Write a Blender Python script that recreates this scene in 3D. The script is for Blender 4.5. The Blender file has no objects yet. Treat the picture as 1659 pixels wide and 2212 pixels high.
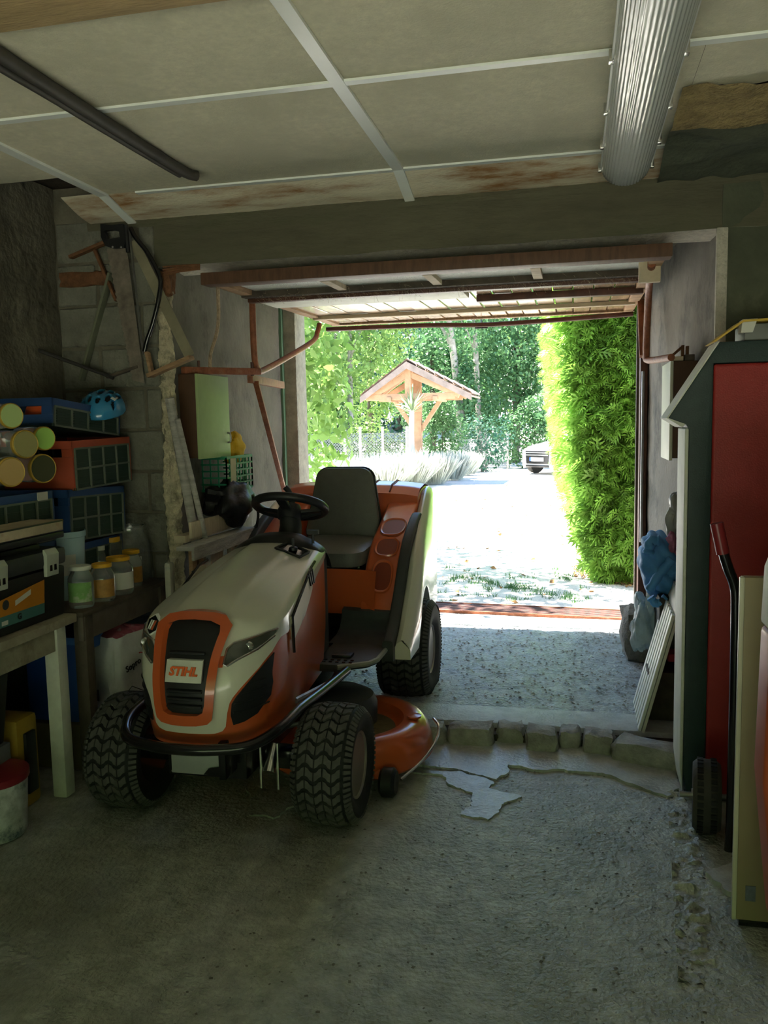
import bpy, bmesh, math, random
import numpy as np
from mathutils import Vector, Matrix, noise
from mathutils.geometry import delaunay_2d_cdt
random.seed(7); RNG = np.random.default_rng(7)
scene = bpy.context.scene
COL = scene.collection
PI = math.pi

# ------------------------------------------------------------------ camera
FPX, CAMH = 1800.0, 1.45
_ro = math.atan(.02)
_vx = 410.5*math.cos(_ro)+198*math.sin(_ro); _vy = 198*math.cos(_ro)-410.5*math.sin(_ro)
_th = math.atan(_vy/FPX); _psi = math.atan(_vx*math.cos(_th)/FPX)
FW = Vector((-math.sin(_psi)*math.cos(_th), math.cos(_psi)*math.cos(_th), -math.sin(_th)))
_r0 = Vector((math.cos(_psi), math.sin(_psi), 0)); _u0 = _r0.cross(FW)
RT = _r0*math.cos(_ro)-_u0*math.sin(_ro); UP = _u0*math.cos(_ro)+_r0*math.sin(_ro)
CAM = Vector((0, 0, CAMH))
cam_data = bpy.data.cameras.new('camera'); cam = bpy.data.objects.new('camera', cam_data)
COL.objects.link(cam)
cam_data.sensor_fit = 'VERTICAL'; cam_data.sensor_height = 36.0; cam_data.lens = FPX/2212*36.0
cam_data.clip_start = .05; cam_data.clip_end = 400
_m = Matrix((RT, UP, -FW)).transposed().to_4x4(); _m.translation = CAM
cam.matrix_world = _m
scene.camera = cam

def at(px, py, X=None, Y=None, Z=None):
    """survey: the point of the place seen at a photo pixel, on a plane of known X, Y or Z"""
    r = FW+RT*((px-829.5)/FPX)-UP*((py-1106)/FPX)
    if Z is not None: return CAM+r*((Z-CAMH)/r.z)
    if Y is not None: return CAM+r*(Y/r.y)
    return CAM+r*(X/r.x)

# ------------------------------------------------------------------ world, sun, exposure
scene.view_settings.view_transform = 'Standard'; scene.view_settings.look = 'None'
scene.view_settings.gamma = 1.0; scene.view_settings.use_curve_mapping = False
scene.view_settings.exposure = 2.8
world = bpy.data.worlds.new('sky'); scene.world = world; world.use_nodes = True
_wn = world.node_tree; _bg = _wn.nodes['Background']
_sky = _wn.nodes.new('ShaderNodeTexSky'); _sky.sky_type = 'HOSEK_WILKIE'
SUN_DIR = Vector((-.34, .16, .93)).normalized()
_sky.sun_direction = SUN_DIR; _sky.turbidity = 3.2; _sky.ground_albedo = .35
_wn.links.new(_sky.outputs['Color'], _bg.inputs['Color']); _bg.inputs['Strength'].default_value = 2.8
sun_data = bpy.data.lights.new('sun', 'SUN'); sun_data.energy = 6.5; sun_data.angle = .009; sun_data.color = (1, .95, .86)
sun = bpy.data.objects.new('sun', sun_data); COL.objects.link(sun)
sun.rotation_euler = SUN_DIR.to_track_quat('Z', 'Y').to_euler(); sun.location = (-4, 10, 12)

# ------------------------------------------------------------------ helpers
WM = {}          # world matrix of every object at build time
def tag(o, label=None, cat=None, group=None, kind=None):
    if label: o['label'] = label
    if cat: o['category'] = cat
    if group: o['group'] = group
    if kind: o['kind'] = kind
    return o
def thing(name, label, cat, loc=(0, 0, 0), rz=0, group=None, kind=None):
    o = bpy.data.objects.new(name, None); COL.objects.link(o)
    o.empty_display_size = .1; o.location = loc; o.rotation_euler = (0, 0, rz)
    WM[o] = Matrix.Translation(Vector(loc)) @ Matrix.Rotation(rz, 4, 'Z')
    return tag(o, label, cat, group, kind)
def copy_tree(o, parent=None):
    c = o.copy(); COL.objects.link(c)
    if parent is not None: c.parent = parent
    for ch in [x for x in o.children]: copy_tree(ch, c)
    return c

def ring_frame(t, prev=None):
    t = t.normalized()
    if prev is None:
        a = Vector((0, 0, 1)) if abs(t.z) < .9 else Vector((1, 0, 0))
    else: a = prev
    u = (a-t*a.dot(t))
    if u.length < 1e-6: u = Vector((1, 0, 0))-t*t.x
    u.normalize(); return u, t.cross(u)
def smooth_path(pts, n=8):
    pts = [Vector(p) for p in pts]; out = []
    for i in range(len(pts)-1):
        p0 = pts[max(i-1, 0)]; p1 = pts[i]; p2 = pts[i+1]; p3 = pts[min(i+2, len(pts)-1)]
        for k in range(n):
            t = k/n
            out.append(.5*((2*p1)+(p2-p0)*t+(2*p0-5*p1+4*p2-p3)*t*t+(3*p1-p0-3*p2+p3)*t**3))
    out.append(pts[-1]); return out

class MB:
    def __init__(s): s.v = []; s.f = []; s.mi = []
    def add(s, vs, fs, mi=0):
        b = len(s.v); s.v += [Vector(p) for p in vs]
        s.f += [tuple(i+b for i in q) for q in fs]; s.mi += [mi]*len(fs); return s
    def box(s, lo, hi, M=None, mi=0):
        x0, y0, z0 = lo; x1, y1, z1 = hi
        vs = [Vector(p) for p in ((x0,y0,z0),(x1,y0,z0),(x1,y1,z0),(x0,y1,z0),(x0,y0,z1),(x1,y0,z1),(x1,y1,z1),(x0,y1,z1))]
        if M is not None: vs = [M @ p for p in vs]
        return s.add(vs, [(3,2,1,0),(4,5,6,7),(0,1,5,4),(1,2,6,5),(2,3,7,6),(3,0,4,7)], mi)
    def bar(s, a, b, w, h, up=(0, 0, 1), mi=0):
        """box of section w x h from a to b"""
        a = Vector(a); b = Vector(b); t = (b-a); L = t.length; t.normalize()
        u, v = ring_frame(t, Vector(up))
        M = Matrix((v, u, t)).transposed().to_4x4(); M.translation = a
        return s.box((-w/2, -h/2, 0), (w/2, h/2, L), M, mi)
    def tube(s, pts, r, n=10, mi=0, cap=True, closed=False):
        pts = [Vector(p) for p in pts]; m = len(pts); rs = r if isinstance(r, (list, tuple)) else [r]*m
        vs = []; prev = None
        for i, p in enumerate(pts):
            if closed: t = pts[(i+1) % m]-pts[i-1]
            else: t = pts[min(i+1, m-1)]-pts[max(i-1, 0)]
            u, w = ring_frame(t, prev); prev = u
            for k in range(n):
                a = 2*PI*k/n; vs.append(p+(u*math.cos(a)+w*math.sin(a))*rs[i])
        fs = []
        for i in range(m if closed else m-1):
            j = (i+1) % m
            for k in range(n):
                k2 = (k+1) % n; fs.append((i*n+k, i*n+k2, j*n+k2, j*n+k))
        if cap and not closed: fs += [tuple(range(n))[::-1], tuple(range((m-1)*n, m*n))]
        return s.add(vs, fs, mi)
    def lathe(s, prof, n=24, M=None, mi=0, cap=True, a0=0, a1=2*PI):
        """profile of (r, z) turned about z"""
        full = abs(a1-a0-2*PI) < 1e-6; cnt = n if full else n+1; vs = []
        for k in range(cnt):
            a = a0+(a1-a0)*k/n
            for r, z in prof: vs.append(Vector((r*math.cos(a), r*math.sin(a), z)))
        m = len(prof); fs = []
        for k in range(n):
            k2 = (k+1) % cnt
            for i in range(m-1): fs.append((k*m+i, k2*m+i, k2*m+i+1, k*m+i+1))
        if cap and full:
            if prof[0][0] > 1e-6: fs.append(tuple(k*m for k in range(n))[::-1])
            if prof[-1][0] > 1e-6: fs.append(tuple(k*m+m-1 for k in range(n)))
        if M is not None: vs = [M @ p for p in vs]
        return s.add(vs, fs, mi)
    def prism(s, poly, fn, mi=0):
        """polygon of 2D points; fn(p, t) gives the 3D point at t = 0 / 1"""
        n = len(poly); vs = [fn(p, 0) for p in poly]+[fn(p, 1) for p in poly]
        fs = [tuple(range(n))[::-1], tuple(range(n, 2*n))]+[(i, (i+1) % n, n+(i+1) % n, n+i) for i in range(n)]
        return s.add(vs, fs, mi)
    def grid(s, fn, nu, nv, mi=0, closed_u=False):
        vs = [fn(i/(nu if closed_u else nu), j/nv) for j in range(nv+1) for i in range(nu+(0 if closed_u else 1))]
        w = nu if closed_u else nu+1; fs = []
        for j in range(nv):
            for i in range(nu):
                i2 = (i+1) % w; fs.append((j*w+i, j*w+i2, (j+1)*w+i2, (j+1)*w+i))
        return s.add(vs, fs, mi)
    def xf(s, M): s.v = [M @ p for p in s.v]; return s
    def jit(s, a, sc=8., seed=0):
        o = Vector((seed*3.1, seed*1.7, seed*2.3))
        s.v = [p+noise.noise_vector(p*sc+o)*a for p in s.v]; return s
    def build(s, name, mat, parent=None, smooth=False, bevel=0, seg=2, label=None, cat=None, group=None, kind=None, weld=False, fix=True, auto=None):
        me = bpy.data.meshes.new(name); o = bpy.data.objects.new(name, me); COL.objects.link(o)
        if parent is not None:
            M = WM[parent]; Mi = M.inverted(); vs = [Mi @ p for p in s.v]; o.parent = parent; WM[o] = M
        else:
            xs = [p.x for p in s.v]; ys = [p.y for p in s.v]; zs = [p.z for p in s.v]
            c = Vector(((min(xs)+max(xs))/2, (min(ys)+max(ys))/2, min(zs)))
            vs = [p-c for p in s.v]; o.location = c; WM[o] = Matrix.Translation(c)
        me.from_pydata([tuple(p) for p in vs], [], s.f)
        for m in (mat if isinstance(mat, (list, tuple)) else [mat]): me.materials.append(m)
        me.polygons.foreach_set('material_index', s.mi)
        if weld or bevel or fix:
            bm = bmesh.new(); bm.from_mesh(me)
            if weld: bmesh.ops.remove_doubles(bm, verts=bm.verts, dist=1e-5)
            if fix: bmesh.ops.recalc_face_normals(bm, faces=bm.faces)
            if bevel:
                es = [e for e in bm.edges if len(e.link_faces) == 2 and e.calc_face_angle(0) > .5]
                bmesh.ops.bevel(bm, geom=es, offset=bevel, segments=seg, profile=.6, affect='EDGES', clamp_overlap=True)
            bm.to_mesh(me); bm.free()
        if smooth or auto or bevel:
            me.polygons.foreach_set('use_smooth', [True]*len(me.polygons))
            lim = auto if auto else (math.radians(40) if not smooth or smooth is True else smooth)
            me.set_sharp_from_angle(angle=lim)
        me.update()
        return tag(o, label, cat, group, kind)

def raw(name, verts, faces_n, mat, parent=None, kind=None, mi=None, smooth=False, corners=None):
    """fast mesh from numpy arrays: verts (n,3) world, faces all of faces_n corners in order (or given corners)"""
    me = bpy.data.meshes.new(name); o = bpy.data.objects.new(name, me); COL.objects.link(o)
    V = np.asarray(verts, dtype=np.float64)
    M = WM[parent] if parent is not None else Matrix.Identity(4)
    if parent is not None:
        Mi = np.array(M.inverted()); V = V @ Mi[:3, :3].T+Mi[:3, 3]; o.parent = parent
    WM[o] = M
    idx = np.arange(len(V), dtype=np.int32) if corners is None else np.asarray(corners, dtype=np.int32).ravel()
    nf = len(idx)//faces_n
    me.vertices.add(len(V)); me.vertices.foreach_set('co', V.astype(np.float32).ravel())
    me.loops.add(len(idx)); me.loops.foreach_set('vertex_index', idx)
    me.polygons.add(nf); me.polygons.foreach_set('loop_start', np.arange(0, nf*faces_n, faces_n, dtype=np.int32))
    for m in (mat if isinstance(mat, (list, tuple)) else [mat]): me.materials.append(m)
    if mi is not None: me.polygons.foreach_set('material_index', np.asarray(mi, dtype=np.int32))
    if smooth: me.polygons.foreach_set('use_smooth', [True]*nf)
    me.update(calc_edges=True)
    if kind: o['kind'] = kind
    return o

def RM(loc, rz=0, rx=0, ry=0):
    return Matrix.Translation(Vector(loc)) @ Matrix.Rotation(rz, 4, 'Z') @ Matrix.Rotation(ry, 4, 'Y') @ Matrix.Rotation(rx, 4, 'X')

def skin_panel(outline, mapf, thick, step=.02, holes=()):
    """crisp panel: 2D outline filled with a fine triangulation, mapped on a curved surface by mapf(a, b, offset)"""
    pts = [];
    def dens(pl):
        out = []
        for i, p in enumerate(pl):
            q = pl[(i+1) % len(pl)]; n = max(1, int(math.hypot(q[0]-p[0], q[1]-p[1])/step))
            out += [(p[0]+(q[0]-p[0])*k/n, p[1]+(q[1]-p[1])*k/n) for k in range(n)]
        return out
    rim = dens(outline); hr = [dens(h) for h in holes]
    def inside(p, pl):
        c = False
        for i in range(len(pl)):
            a = pl[i]; b = pl[i-1]
            if (a[1] > p[1]) != (b[1] > p[1]) and p[0] < (b[0]-a[0])*(p[1]-a[1])/(b[1]-a[1])+a[0]: c = not c
        return c
    x0 = min(p[0] for p in rim); x1 = max(p[0] for p in rim); y0 = min(p[1] for p in rim); y1 = max(p[1] for p in rim)
    inner = []
    ix = int((x1-x0)/step)+1; iy = int((y1-y0)/step)+1
    for i in range(ix):
        for j in range(iy):
            p = (x0+(i+.5)*step, y0+(j+.5)*step)
            if inside(p, rim) and not any(inside(p, h) for h in hr):
                if all((p[0]-q[0])**2+(p[1]-q[1])**2 > (step*.45)**2 for q in rim): inner.append(p)
    allp = [Vector(p) for p in rim]; edges = [(i, (i+1) % len(rim)) for i in range(len(rim))]
    for h in hr:
        b = len(allp); allp += [Vector(p) for p in h]; edges += [(b+i, b+(i+1) % len(h)) for i in range(len(h))]
    allp += [Vector(p) for p in inner]
    vo, eo, fo, *_ = delaunay_2d_cdt(allp, edges, [], 0, 1e-6)
    rimset = dens(outline)
    faces = []
    for f in fo:
        c = ((vo[f[0]].x+vo[f[1]].x+vo[f[2]].x)/3, (vo[f[0]].y+vo[f[1]].y+vo[f[2]].y)/3)
        if inside(c, rim) and not any(inside(c, h) for h in hr): faces.append(tuple(f))
    n = len(vo); mb = MB()
    vs = [mapf(p.x, p.y, thick) for p in vo]+[mapf(p.x, p.y, -.006) for p in vo]
    fs = list(faces)+[(a+n, c+n, b+n) for a, b, c in faces]
    cnt = {}
    for f in faces:
        for k in range(3):
            e = (f[k], f[(k+1) % 3]); cnt[tuple(sorted(e))] = cnt.get(tuple(sorted(e)), [])+[e]
    for k, v in cnt.items():
        if len(v) == 1: a, b = v[0]; fs.append((a, a+n, b+n, b))
    return mb.add(vs, fs)

_txt_cache = {}
def text_mb(body, size, M, depth=.001, bold=0., shear=0., align='CENTER'):
    cu = bpy.data.curves.new('t', 'FONT'); cu.body = body; cu.size = size; cu.extrude = depth
    cu.align_x = align; cu.align_y = 'CENTER'; cu.offset = bold; cu.shear = shear; cu.resolution_u = 3
    o = bpy.data.objects.new('t', cu); COL.objects.link(o)
    dg = bpy.context.evaluated_depsgraph_get(); me = bpy.data.meshes.new_from_object(o.evaluated_get(dg))
    vs = [M @ v.co for v in me.vertices]; fs = [tuple(p.vertices) for p in me.polygons]
    bpy.data.objects.remove(o); bpy.data.curves.remove(cu); bpy.data.meshes.remove(me)
    return MB().add(vs, fs)
def plane_M(o, right, up):
    r = Vector(right).normalized(); u = Vector(up); u = (u-r*u.dot(r)).normalized(); n = r.cross(u)
    m = Matrix((r, u, n)).transposed().to_4x4(); m.translation = Vector(o); return m

# ------------------------------------------------------------------ materials
MATS = {}
def mat(name, col, rough=.6, metal=0., var=.12, scale=5., bump=0., bscale=40., col2=None, c2amt=.5, spec=.4, alpha=None,
        trans=0., ior=1.45, coat=0., stretch=(1, 1, 1), c2scale=2., det=6., sheen=0., subs=0., transl=0.):
    if name in MATS: return MATS[name]
    m = bpy.data.materials.new(name); m.use_nodes = True; nt = m.node_tree; N = nt.nodes; L = nt.links
    b = N['Principled BSDF']; out = N['Material Output']
    b.inputs['Roughness'].default_value = rough; b.inputs['Metallic'].default_value = metal
    b.inputs['Specular IOR Level'].default_value = spec; b.inputs['IOR'].default_value = ior
    if trans: b.inputs['Transmission Weight'].default_value = trans
    if coat: b.inputs['Coat Weight'].default_value = coat; b.inputs['Coat Roughness'].default_value = .08
    if alpha is not None: b.inputs['Alpha'].default_value = alpha
    tc = N.new('ShaderNodeTexCoord'); mp = N.new('ShaderNodeMapping'); L.new(tc.outputs['Object'], mp.inputs['Vector'])
    mp.inputs['Scale'].default_value = stretch
    csock = None
    if var > 0 or col2:
        n1 = N.new('ShaderNodeTexNoise'); n1.inputs['Scale'].default_value = scale; n1.inputs['Detail'].default_value = det; n1.inputs['Roughness'].default_value = .65
        L.new(mp.outputs['Vector'], n1.inputs['Vector'])
        cr = N.new('ShaderNodeValToRGB'); e = cr.color_ramp.elements; e[0].position = .3; e[1].position = .7
        e[0].color = (*[c*(1-var) for c in col], 1); e[1].color = (*[min(1, c*(1+var)) for c in col], 1)
        L.new(n1.outputs['Fac'], cr.inputs['Fac']); csock = cr.outputs['Color']
        if col2:
            n2 = N.new('ShaderNodeTexNoise'); n2.inputs['Scale'].default_value = c2scale; n2.inputs['Detail'].default_value = 8; n2.inputs['Roughness'].default_value = .7
            L.new(mp.outputs['Vector'], n2.inputs['Vector'])
            r2 = N.new('ShaderNodeValToRGB'); q = r2.color_ramp.elements; q[0].position = 1-c2amt-.08; q[1].position = min(1, 1-c2amt+.1)
            L.new(n2.outputs['Fac'], r2.inputs['Fac'])
            mx = N.new('ShaderNodeMix'); mx.data_type = 'RGBA'; L.new(r2.outputs['Color'], mx.inputs['Factor'])
            L.new(csock, mx.inputs[6]); mx.inputs[7].default_value = (*col2, 1); csock = mx.outputs[2]
        L.new(csock, b.inputs['Base Color'])
    else: b.inputs['Base Color'].default_value = (*col, 1)
    if bump:
        nb = N.new('ShaderNodeTexNoise'); nb.inputs['Scale'].default_value = bscale; nb.inputs['Detail'].default_value = 5
        L.new(mp.outputs['Vector'], nb.inputs['Vector'])
        bp = N.new('ShaderNodeBump'); bp.inputs['Strength'].default_value = min(1, bump); bp.inputs['Distance'].default_value = .01*max(1, bump)
        L.new(nb.outputs['Fac'], bp.inputs['Height']); L.new(bp.outputs['Normal'], b.inputs['Normal'])
    if transl:
        t = N.new('ShaderNodeBsdfTranslucent'); mxs = N.new('ShaderNodeMixShader'); mxs.inputs[0].default_value = transl
        if csock: L.new(csock, t.inputs['Color'])
        else: t.inputs['Color'].default_value = (*col, 1)
        L.new(b.outputs[0], mxs.inputs[1]); L.new(t.outputs[0], mxs.inputs[2]); L.new(mxs.outputs[0], out.inputs['Surface'])
    MATS[name] = m; return m

m_floor = mat('concrete_floor', (.42, .44, .40), .36, var=.34, scale=14, bump=1.3, bscale=60, col2=(.25, .255, .21), c2amt=.46, c2scale=1.6, spec=.6)
m_screed = mat('smooth_screed', (.47, .49, .49), .30, var=.18, scale=9, bump=.5, bscale=60, col2=(.26, .26, .25), c2amt=.42, c2scale=5)
m_sill = mat('sill_concrete', (.50, .53, .53), .45, var=.2, scale=14, bump=.6, bscale=90)
m_asphalt = mat('gravelly_asphalt', (.54, .58, .62), .34, var=.5, scale=70, bump=2.4, bscale=120, col2=(.10, .08, .075), c2amt=.37, c2scale=13, spec=.6, stretch=(.55, 1, 1))
m_gravel = mat('drive_gravel', (.68, .65, .60), .9, var=.25, scale=45, bump=1.5, bscale=90, col2=(.52, .50, .46), c2amt=.4, c2scale=1.2)
m_stone = mat('kerb_stone', (.34, .335, .31), .75, var=.3, scale=14, bump=1.2, bscale=50)
m_lime = mat('rough_limestone', (.54, .48, .33), .9, var=.35, scale=22, bump=2, bscale=60, col2=(.20, .18, .13), c2amt=.42, c2scale=10)
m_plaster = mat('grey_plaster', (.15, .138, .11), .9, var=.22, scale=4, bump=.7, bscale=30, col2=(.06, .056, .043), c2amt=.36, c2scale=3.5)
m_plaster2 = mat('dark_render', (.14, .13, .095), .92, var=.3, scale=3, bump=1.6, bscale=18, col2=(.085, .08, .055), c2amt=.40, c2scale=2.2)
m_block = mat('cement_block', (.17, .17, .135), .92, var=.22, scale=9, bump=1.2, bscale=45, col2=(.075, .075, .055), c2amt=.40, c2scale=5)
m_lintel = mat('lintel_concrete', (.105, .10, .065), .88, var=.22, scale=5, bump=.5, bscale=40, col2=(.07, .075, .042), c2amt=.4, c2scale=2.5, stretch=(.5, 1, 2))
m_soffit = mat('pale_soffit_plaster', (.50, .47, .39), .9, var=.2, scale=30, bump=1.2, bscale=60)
m_ceil = mat('ceiling_board', (.74, .70, .53), .9, var=.10, scale=40, bump=.25, bscale=120, col2=(.64, .61, .46), c2amt=.5, c2scale=1.8)
m_ceil_st = mat('stained_ceiling_board', (.74, .68, .52), .85, var=.12, scale=12, bump=.3, bscale=60, col2=(.33, .17, .065), c2amt=.45, c2scale=3.0, stretch=(.7, 3, 1))
m_strip = mat('white_strip', (.88, .92, .88), .3, var=.04)
m_wood = mat('aged_wood', (.34, .21, .115), .75, var=.3, scale=10, bump=.5, bscale=40, stretch=(1, 1, 6))
m_wood_x = mat('aged_wood_across', (.34, .215, .12), .75, var=.35, scale=10, bump=.5, bscale=40, stretch=(6, 1, 1))
m_palewood = mat('pale_wood', (.52, .44, .31), .75, var=.2, scale=8, bump=.4, bscale=40, stretch=(1, 6, 1))
m_greywood = mat('weathered_wood', (.42, .40, .36), .85, var=.3, scale=8, bump=.7, bscale=40, stretch=(1, 1, 6))
m_darkwood = mat('dark_wood', (.075, .06, .045), .8, var=.4, scale=8, bump=.5, bscale=30)
m_beam = mat('ceiling_beam_wood', (.46, .33, .16), .8, var=.2, scale=6, bump=.4, bscale=25, stretch=(1, 6, 6))
m_rust = mat('red_brown_paint', (.25, .085, .04), .55, var=.3, scale=25, bump=.4, bscale=60, col2=(.34, .19, .12), c2amt=.36, c2scale=12)
m_rustdk = mat('dark_brown_paint', (.085, .032, .02), .5, var=.3, scale=15)
m_rustor = mat('rust', (.15, .068, .03), .8, var=.4, scale=18, bump=.8, bscale=50)
m_blackp = mat('black_plastic', (.013, .014, .015), .42, var=.2, scale=20)
m_black = mat('black_paint', (.009, .009, .010), .22, var=0, coat=.3)
m_rubber = mat('tyre_rubber', (.014, .015, .014), .72, var=.3, scale=12, bump=.2, bscale=80)
m_tread = mat('tyre_tread', (.085, .086, .078), .75, var=.3, scale=15)
m_orange = mat('orange_paint', (.52, .098, .028), .28, var=.04, coat=.5)
m_cream = mat('pale_hood_paint', (.60, .60, .50), .25, var=.03, coat=.5)
m_dgrey = mat('dark_grey_plastic', (.035, .042, .042), .5, var=.12, scale=30)
m_seat = mat('seat_vinyl', (.125, .13, .115), .38, var=.08, scale=30, bump=.15, bscale=150)
m_rim = mat('wheel_rim_paint', (.26, .225, .19), .35, var=.15, metal=.4)
m_chrome = mat('bright_metal', (.7, .7, .68), .25, metal=1., var=.1)
m_steel = mat('dull_steel', (.32, .32, .31), .45, metal=.8, var=.25, scale=10)
m_zinc = mat('grey_plate', (.33, .35, .34), .5, var=.1, metal=.2)
m_white = mat('white_plastic', (.72, .74, .70), .4, var=.05)
m_whitepaint = mat('chalky_white_paint', (.60, .62, .54), .6, var=.14, scale=10)
m_glass = mat('lens_clear', (.9, .95, .93), .05, trans=1., var=0, ior=1.2)
# ================================================================== THE SETTING
def struct(mb, name, m, **k): return mb.build(name, m, kind='structure', **k)
XL, XR, YF, YB, ZC = -2.49, 2.2, 3.75, -1.3, 2.5
PXL0, PXL1, PXR0, PXR1, PY1 = -1.90, -2.04, .59, .455, 5.70     # side walls of the door passage
ZP = .06                                                            # passage floor
# --- floor
def fl(u, v):
    x = XL-.2+(XR-XL+.4)*u; y = YB-.2+(3.62-YB+.2)*v
    h = .006*noise.noise(Vector((x*1.3, y*1.3, 0)))+.0035*noise.noise(Vector((x*6, y*6, 3)))
    return Vector((x, y, h-.004))
floor = struct(MB().grid(fl, 90, 110), 'floor', m_floor, smooth=True)
mb = MB().box((XL-.2, YB-.2, -.25), (XR+.2, 3.7, -.02)); mb.build('floor_slab', m_floor, floor)
# broken smooth screed along the step, with its ragged edge
def ragged(pts, z, n=16, a=.02):
    out = []
    for i, p in enumerate(pts):
        q = pts[(i+1) % len(pts)]; A = at(p[0], p[1], Z=z); B = at(q[0], q[1], Z=z)
        for k in range(n):
            P = A.lerp(B, k/n); d = noise.noise_vector(P*17)*a+noise.noise_vector(P*60)*a*.4; out.append(P+Vector((d.x, d.y, 0)))
    return out
def slab(pts, z0, z1, name, m, parent, **k):
    pl = ragged(pts, z1, **k); mb = MB().prism([(p.x, p.y) for p in pl], lambda p, t: Vector((p[0], p[1], z1 if t else z0)))
    return mb.build(name, m, parent)
slab([(690, 1660), (800, 1640), (905, 1652), (1000, 1662), (1072, 1682), (1100, 1664), (1098, 1650), (1160, 1660), (1300, 1668), (1440, 1720), (1475, 1700), (1460, 1650), (1330, 1612), (1100, 1598), (905, 1590), (700, 1580)], -.02, .0055, 'screed_patch', m_screed, floor)
slab([(845, 1662), (950, 1672), (985, 1700), (1018, 1712), (1010, 1740), (1000, 1760), (1060, 1770), (1085, 1735), (1120, 1720), (1060, 1700), (1075, 1688), (1000, 1667)], -.02, .0035, 'screed_patch', m_screed, floor)
slab([(1530, 1885), (1590, 1860), (1610, 1905), (1595, 1935)], -.02, .014, 'screed_patch', m_screed, floor)
slab([(535, 1700), (560, 1660), (640, 1655), (660, 1720), (600, 1765), (540, 1760)], -.02, .004, 'screed_patch', m_floor, floor)
# crumbling joint along the right
mb = MB()
def jt(u, v):
    a = at(1468+40*v, 1705+420*v, Z=0); x = a.x+(u-.5)*.11; h = -.004+.026*noise.noise(Vector((x*24, a.y*24, 1)))+.008*noise.noise(Vector((x*70, a.y*70, 1)))
    return Vector((x, a.y, h if .05 < u < .95 else -.02))
mb.grid(jt, 16, 160); mb.build('crumbled_joint', m_floor, floor, smooth=True)
# --- passage floor, sill, threshold
sill = struct(MB().box((PXL1, 3.765, -.1), (PXR0+.05, 3.995, ZP)).jit(.004, 6), 'trim_1', m_sill, bevel=.008)
def pf(u, v):
    x = PXL1-.1+(PXR0-PXL1+.2)*u; y = 3.98+(5.64-3.98)*v
    return Vector((x, y, ZP-.004+.008*noise.noise(Vector((x*9, y*9, 0)))+.005*noise.noise(Vector((x*30, y*30, 5)))))
passage = struct(MB().grid(pf, 130, 90), 'floor_passage', m_asphalt, smooth=True)
MB().box((PXL1-.1, 3.9, -.2), (PXR0+.1, 5.7, ZP-.02)).build('floor_base', m_asphalt, passage)
struct(MB().box((-2.3, 5.63, -.1), (.75, 5.90, ZP+.004)).jit(.003, 5), 'trim_2', m_sill, bevel=.006)
# loose chips on the passage floor
vs = []; base = np.array([(-1, -1, 0), (1, -1, 0), (1, 1, 0), (-1, 1, 0), (0, 0, 1.0)]); cor = []
for i in range(1500):
    x = RNG.uniform(PXL1+.05, PXR1); y = RNG.uniform(4.02, 5.6); s = RNG.uniform(.003, .009); a = RNG.uniform(0, PI)
    b = base*np.array([s, s*.7, s*.8]); c, d = math.cos(a), math.sin(a)
    b = np.stack([b[:, 0]*c-b[:, 1]*d+x, b[:, 0]*d+b[:, 1]*c+y, b[:, 2]+ZP], 1)
    n = len(vs)*5; vs.append(b); cor += [(n, n+1, n+4), (n+1, n+2, n+4), (n+2, n+3, n+4), (n+3, n, n+4)]
raw('grit', np.concatenate(vs), 3, m_stone, passage, kind='stuff', corners=cor)
vs = []; cor = []
for i in range(600):
    x = RNG.uniform(-1.0, .6); y = RNG.uniform(1.3, 3.5); s = RNG.uniform(.0015, .006); a = RNG.uniform(0, PI)
    b = base*np.array([s, s*.7, s*.7]); c, d = math.cos(a), math.sin(a)
    b = np.stack([b[:, 0]*c-b[:, 1]*d+x, b[:, 0]*d+b[:, 1]*c+y, b[:, 2]-.001], 1)
    n = len(vs)*5; vs.append(b); cor += [(n, n+1, n+4), (n+1, n+2, n+4), (n+2, n+3, n+4), (n+3, n, n+4)]
raw('floor_grit', np.concatenate(vs), 3, mat('dark_grit', (.20, .19, .17), .8, var=.5, scale=30), floor, kind='stuff', corners=cor)
# --- the kerb of rough stones
kerb = struct(MB().box((-1.95, 3.68, -.05), (.5, 3.77, .035)), 'trim_3', mat('joint_earth', (.07, .06, .05), .95, var=.4, scale=20, bump=1.5))
def stone(lo, hi, seed, parent, name='stone', m=m_stone, rz=0, rough=.016):
    mb = MB(); n = 4; c = (Vector(lo)+Vector(hi))/2; d = (Vector(hi)-Vector(lo))/2
    bm = bmesh.new(); bmesh.ops.create_cube(bm, size=2); bmesh.ops.subdivide_edges(bm, edges=bm.edges, cuts=3, use_grid_fill=True)
    vs = []
    for v in bm.verts:
        p = v.co.copy(); k = max(abs(p.x), abs(p.y), abs(p.z)); q = p*(1-.13*max(0, (sorted(map(abs, p))[1]-.7)/.3))
        w = Vector((q.x*d.x, q.y*d.y, q.z*d.z)); w += noise.noise_vector(p*1.1+Vector((seed*5.3, seed, 0)))*rough+noise.noise_vector(w*30+Vector((seed, 0, 0)))*rough*.25
        vs.append(w)
    fs = [tuple(v.index for v in f.verts) for f in bm.faces]; bm.free()
    mb.add([Matrix.Rotation(rz, 3, 'Z') @ w+c for w in vs], fs)
    return mb.build(name, m, parent, smooth=True, auto=.7)
for i, (a, b, ya, yb, h) in enumerate([(690, 790, 1555, 1600, .08), (795, 900, 1555, 1600, .09), (902, 962, 1562, 1606, .095), (965, 1066, 1562, 1608, .095), (1071, 1132, 1575, 1604, .085), (1135, 1206, 1576, 1621, .10), (1209, 1256, 1582, 1616, .09), (1260, 1327, 1588, 1628, .10)]):
    A = at(a, yb, Z=0); B = at(b, yb, Z=0)
    stone((A.x, A.y-.01, -.03), (B.x, A.y+.115, h*.88), i+1, kerb)
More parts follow.
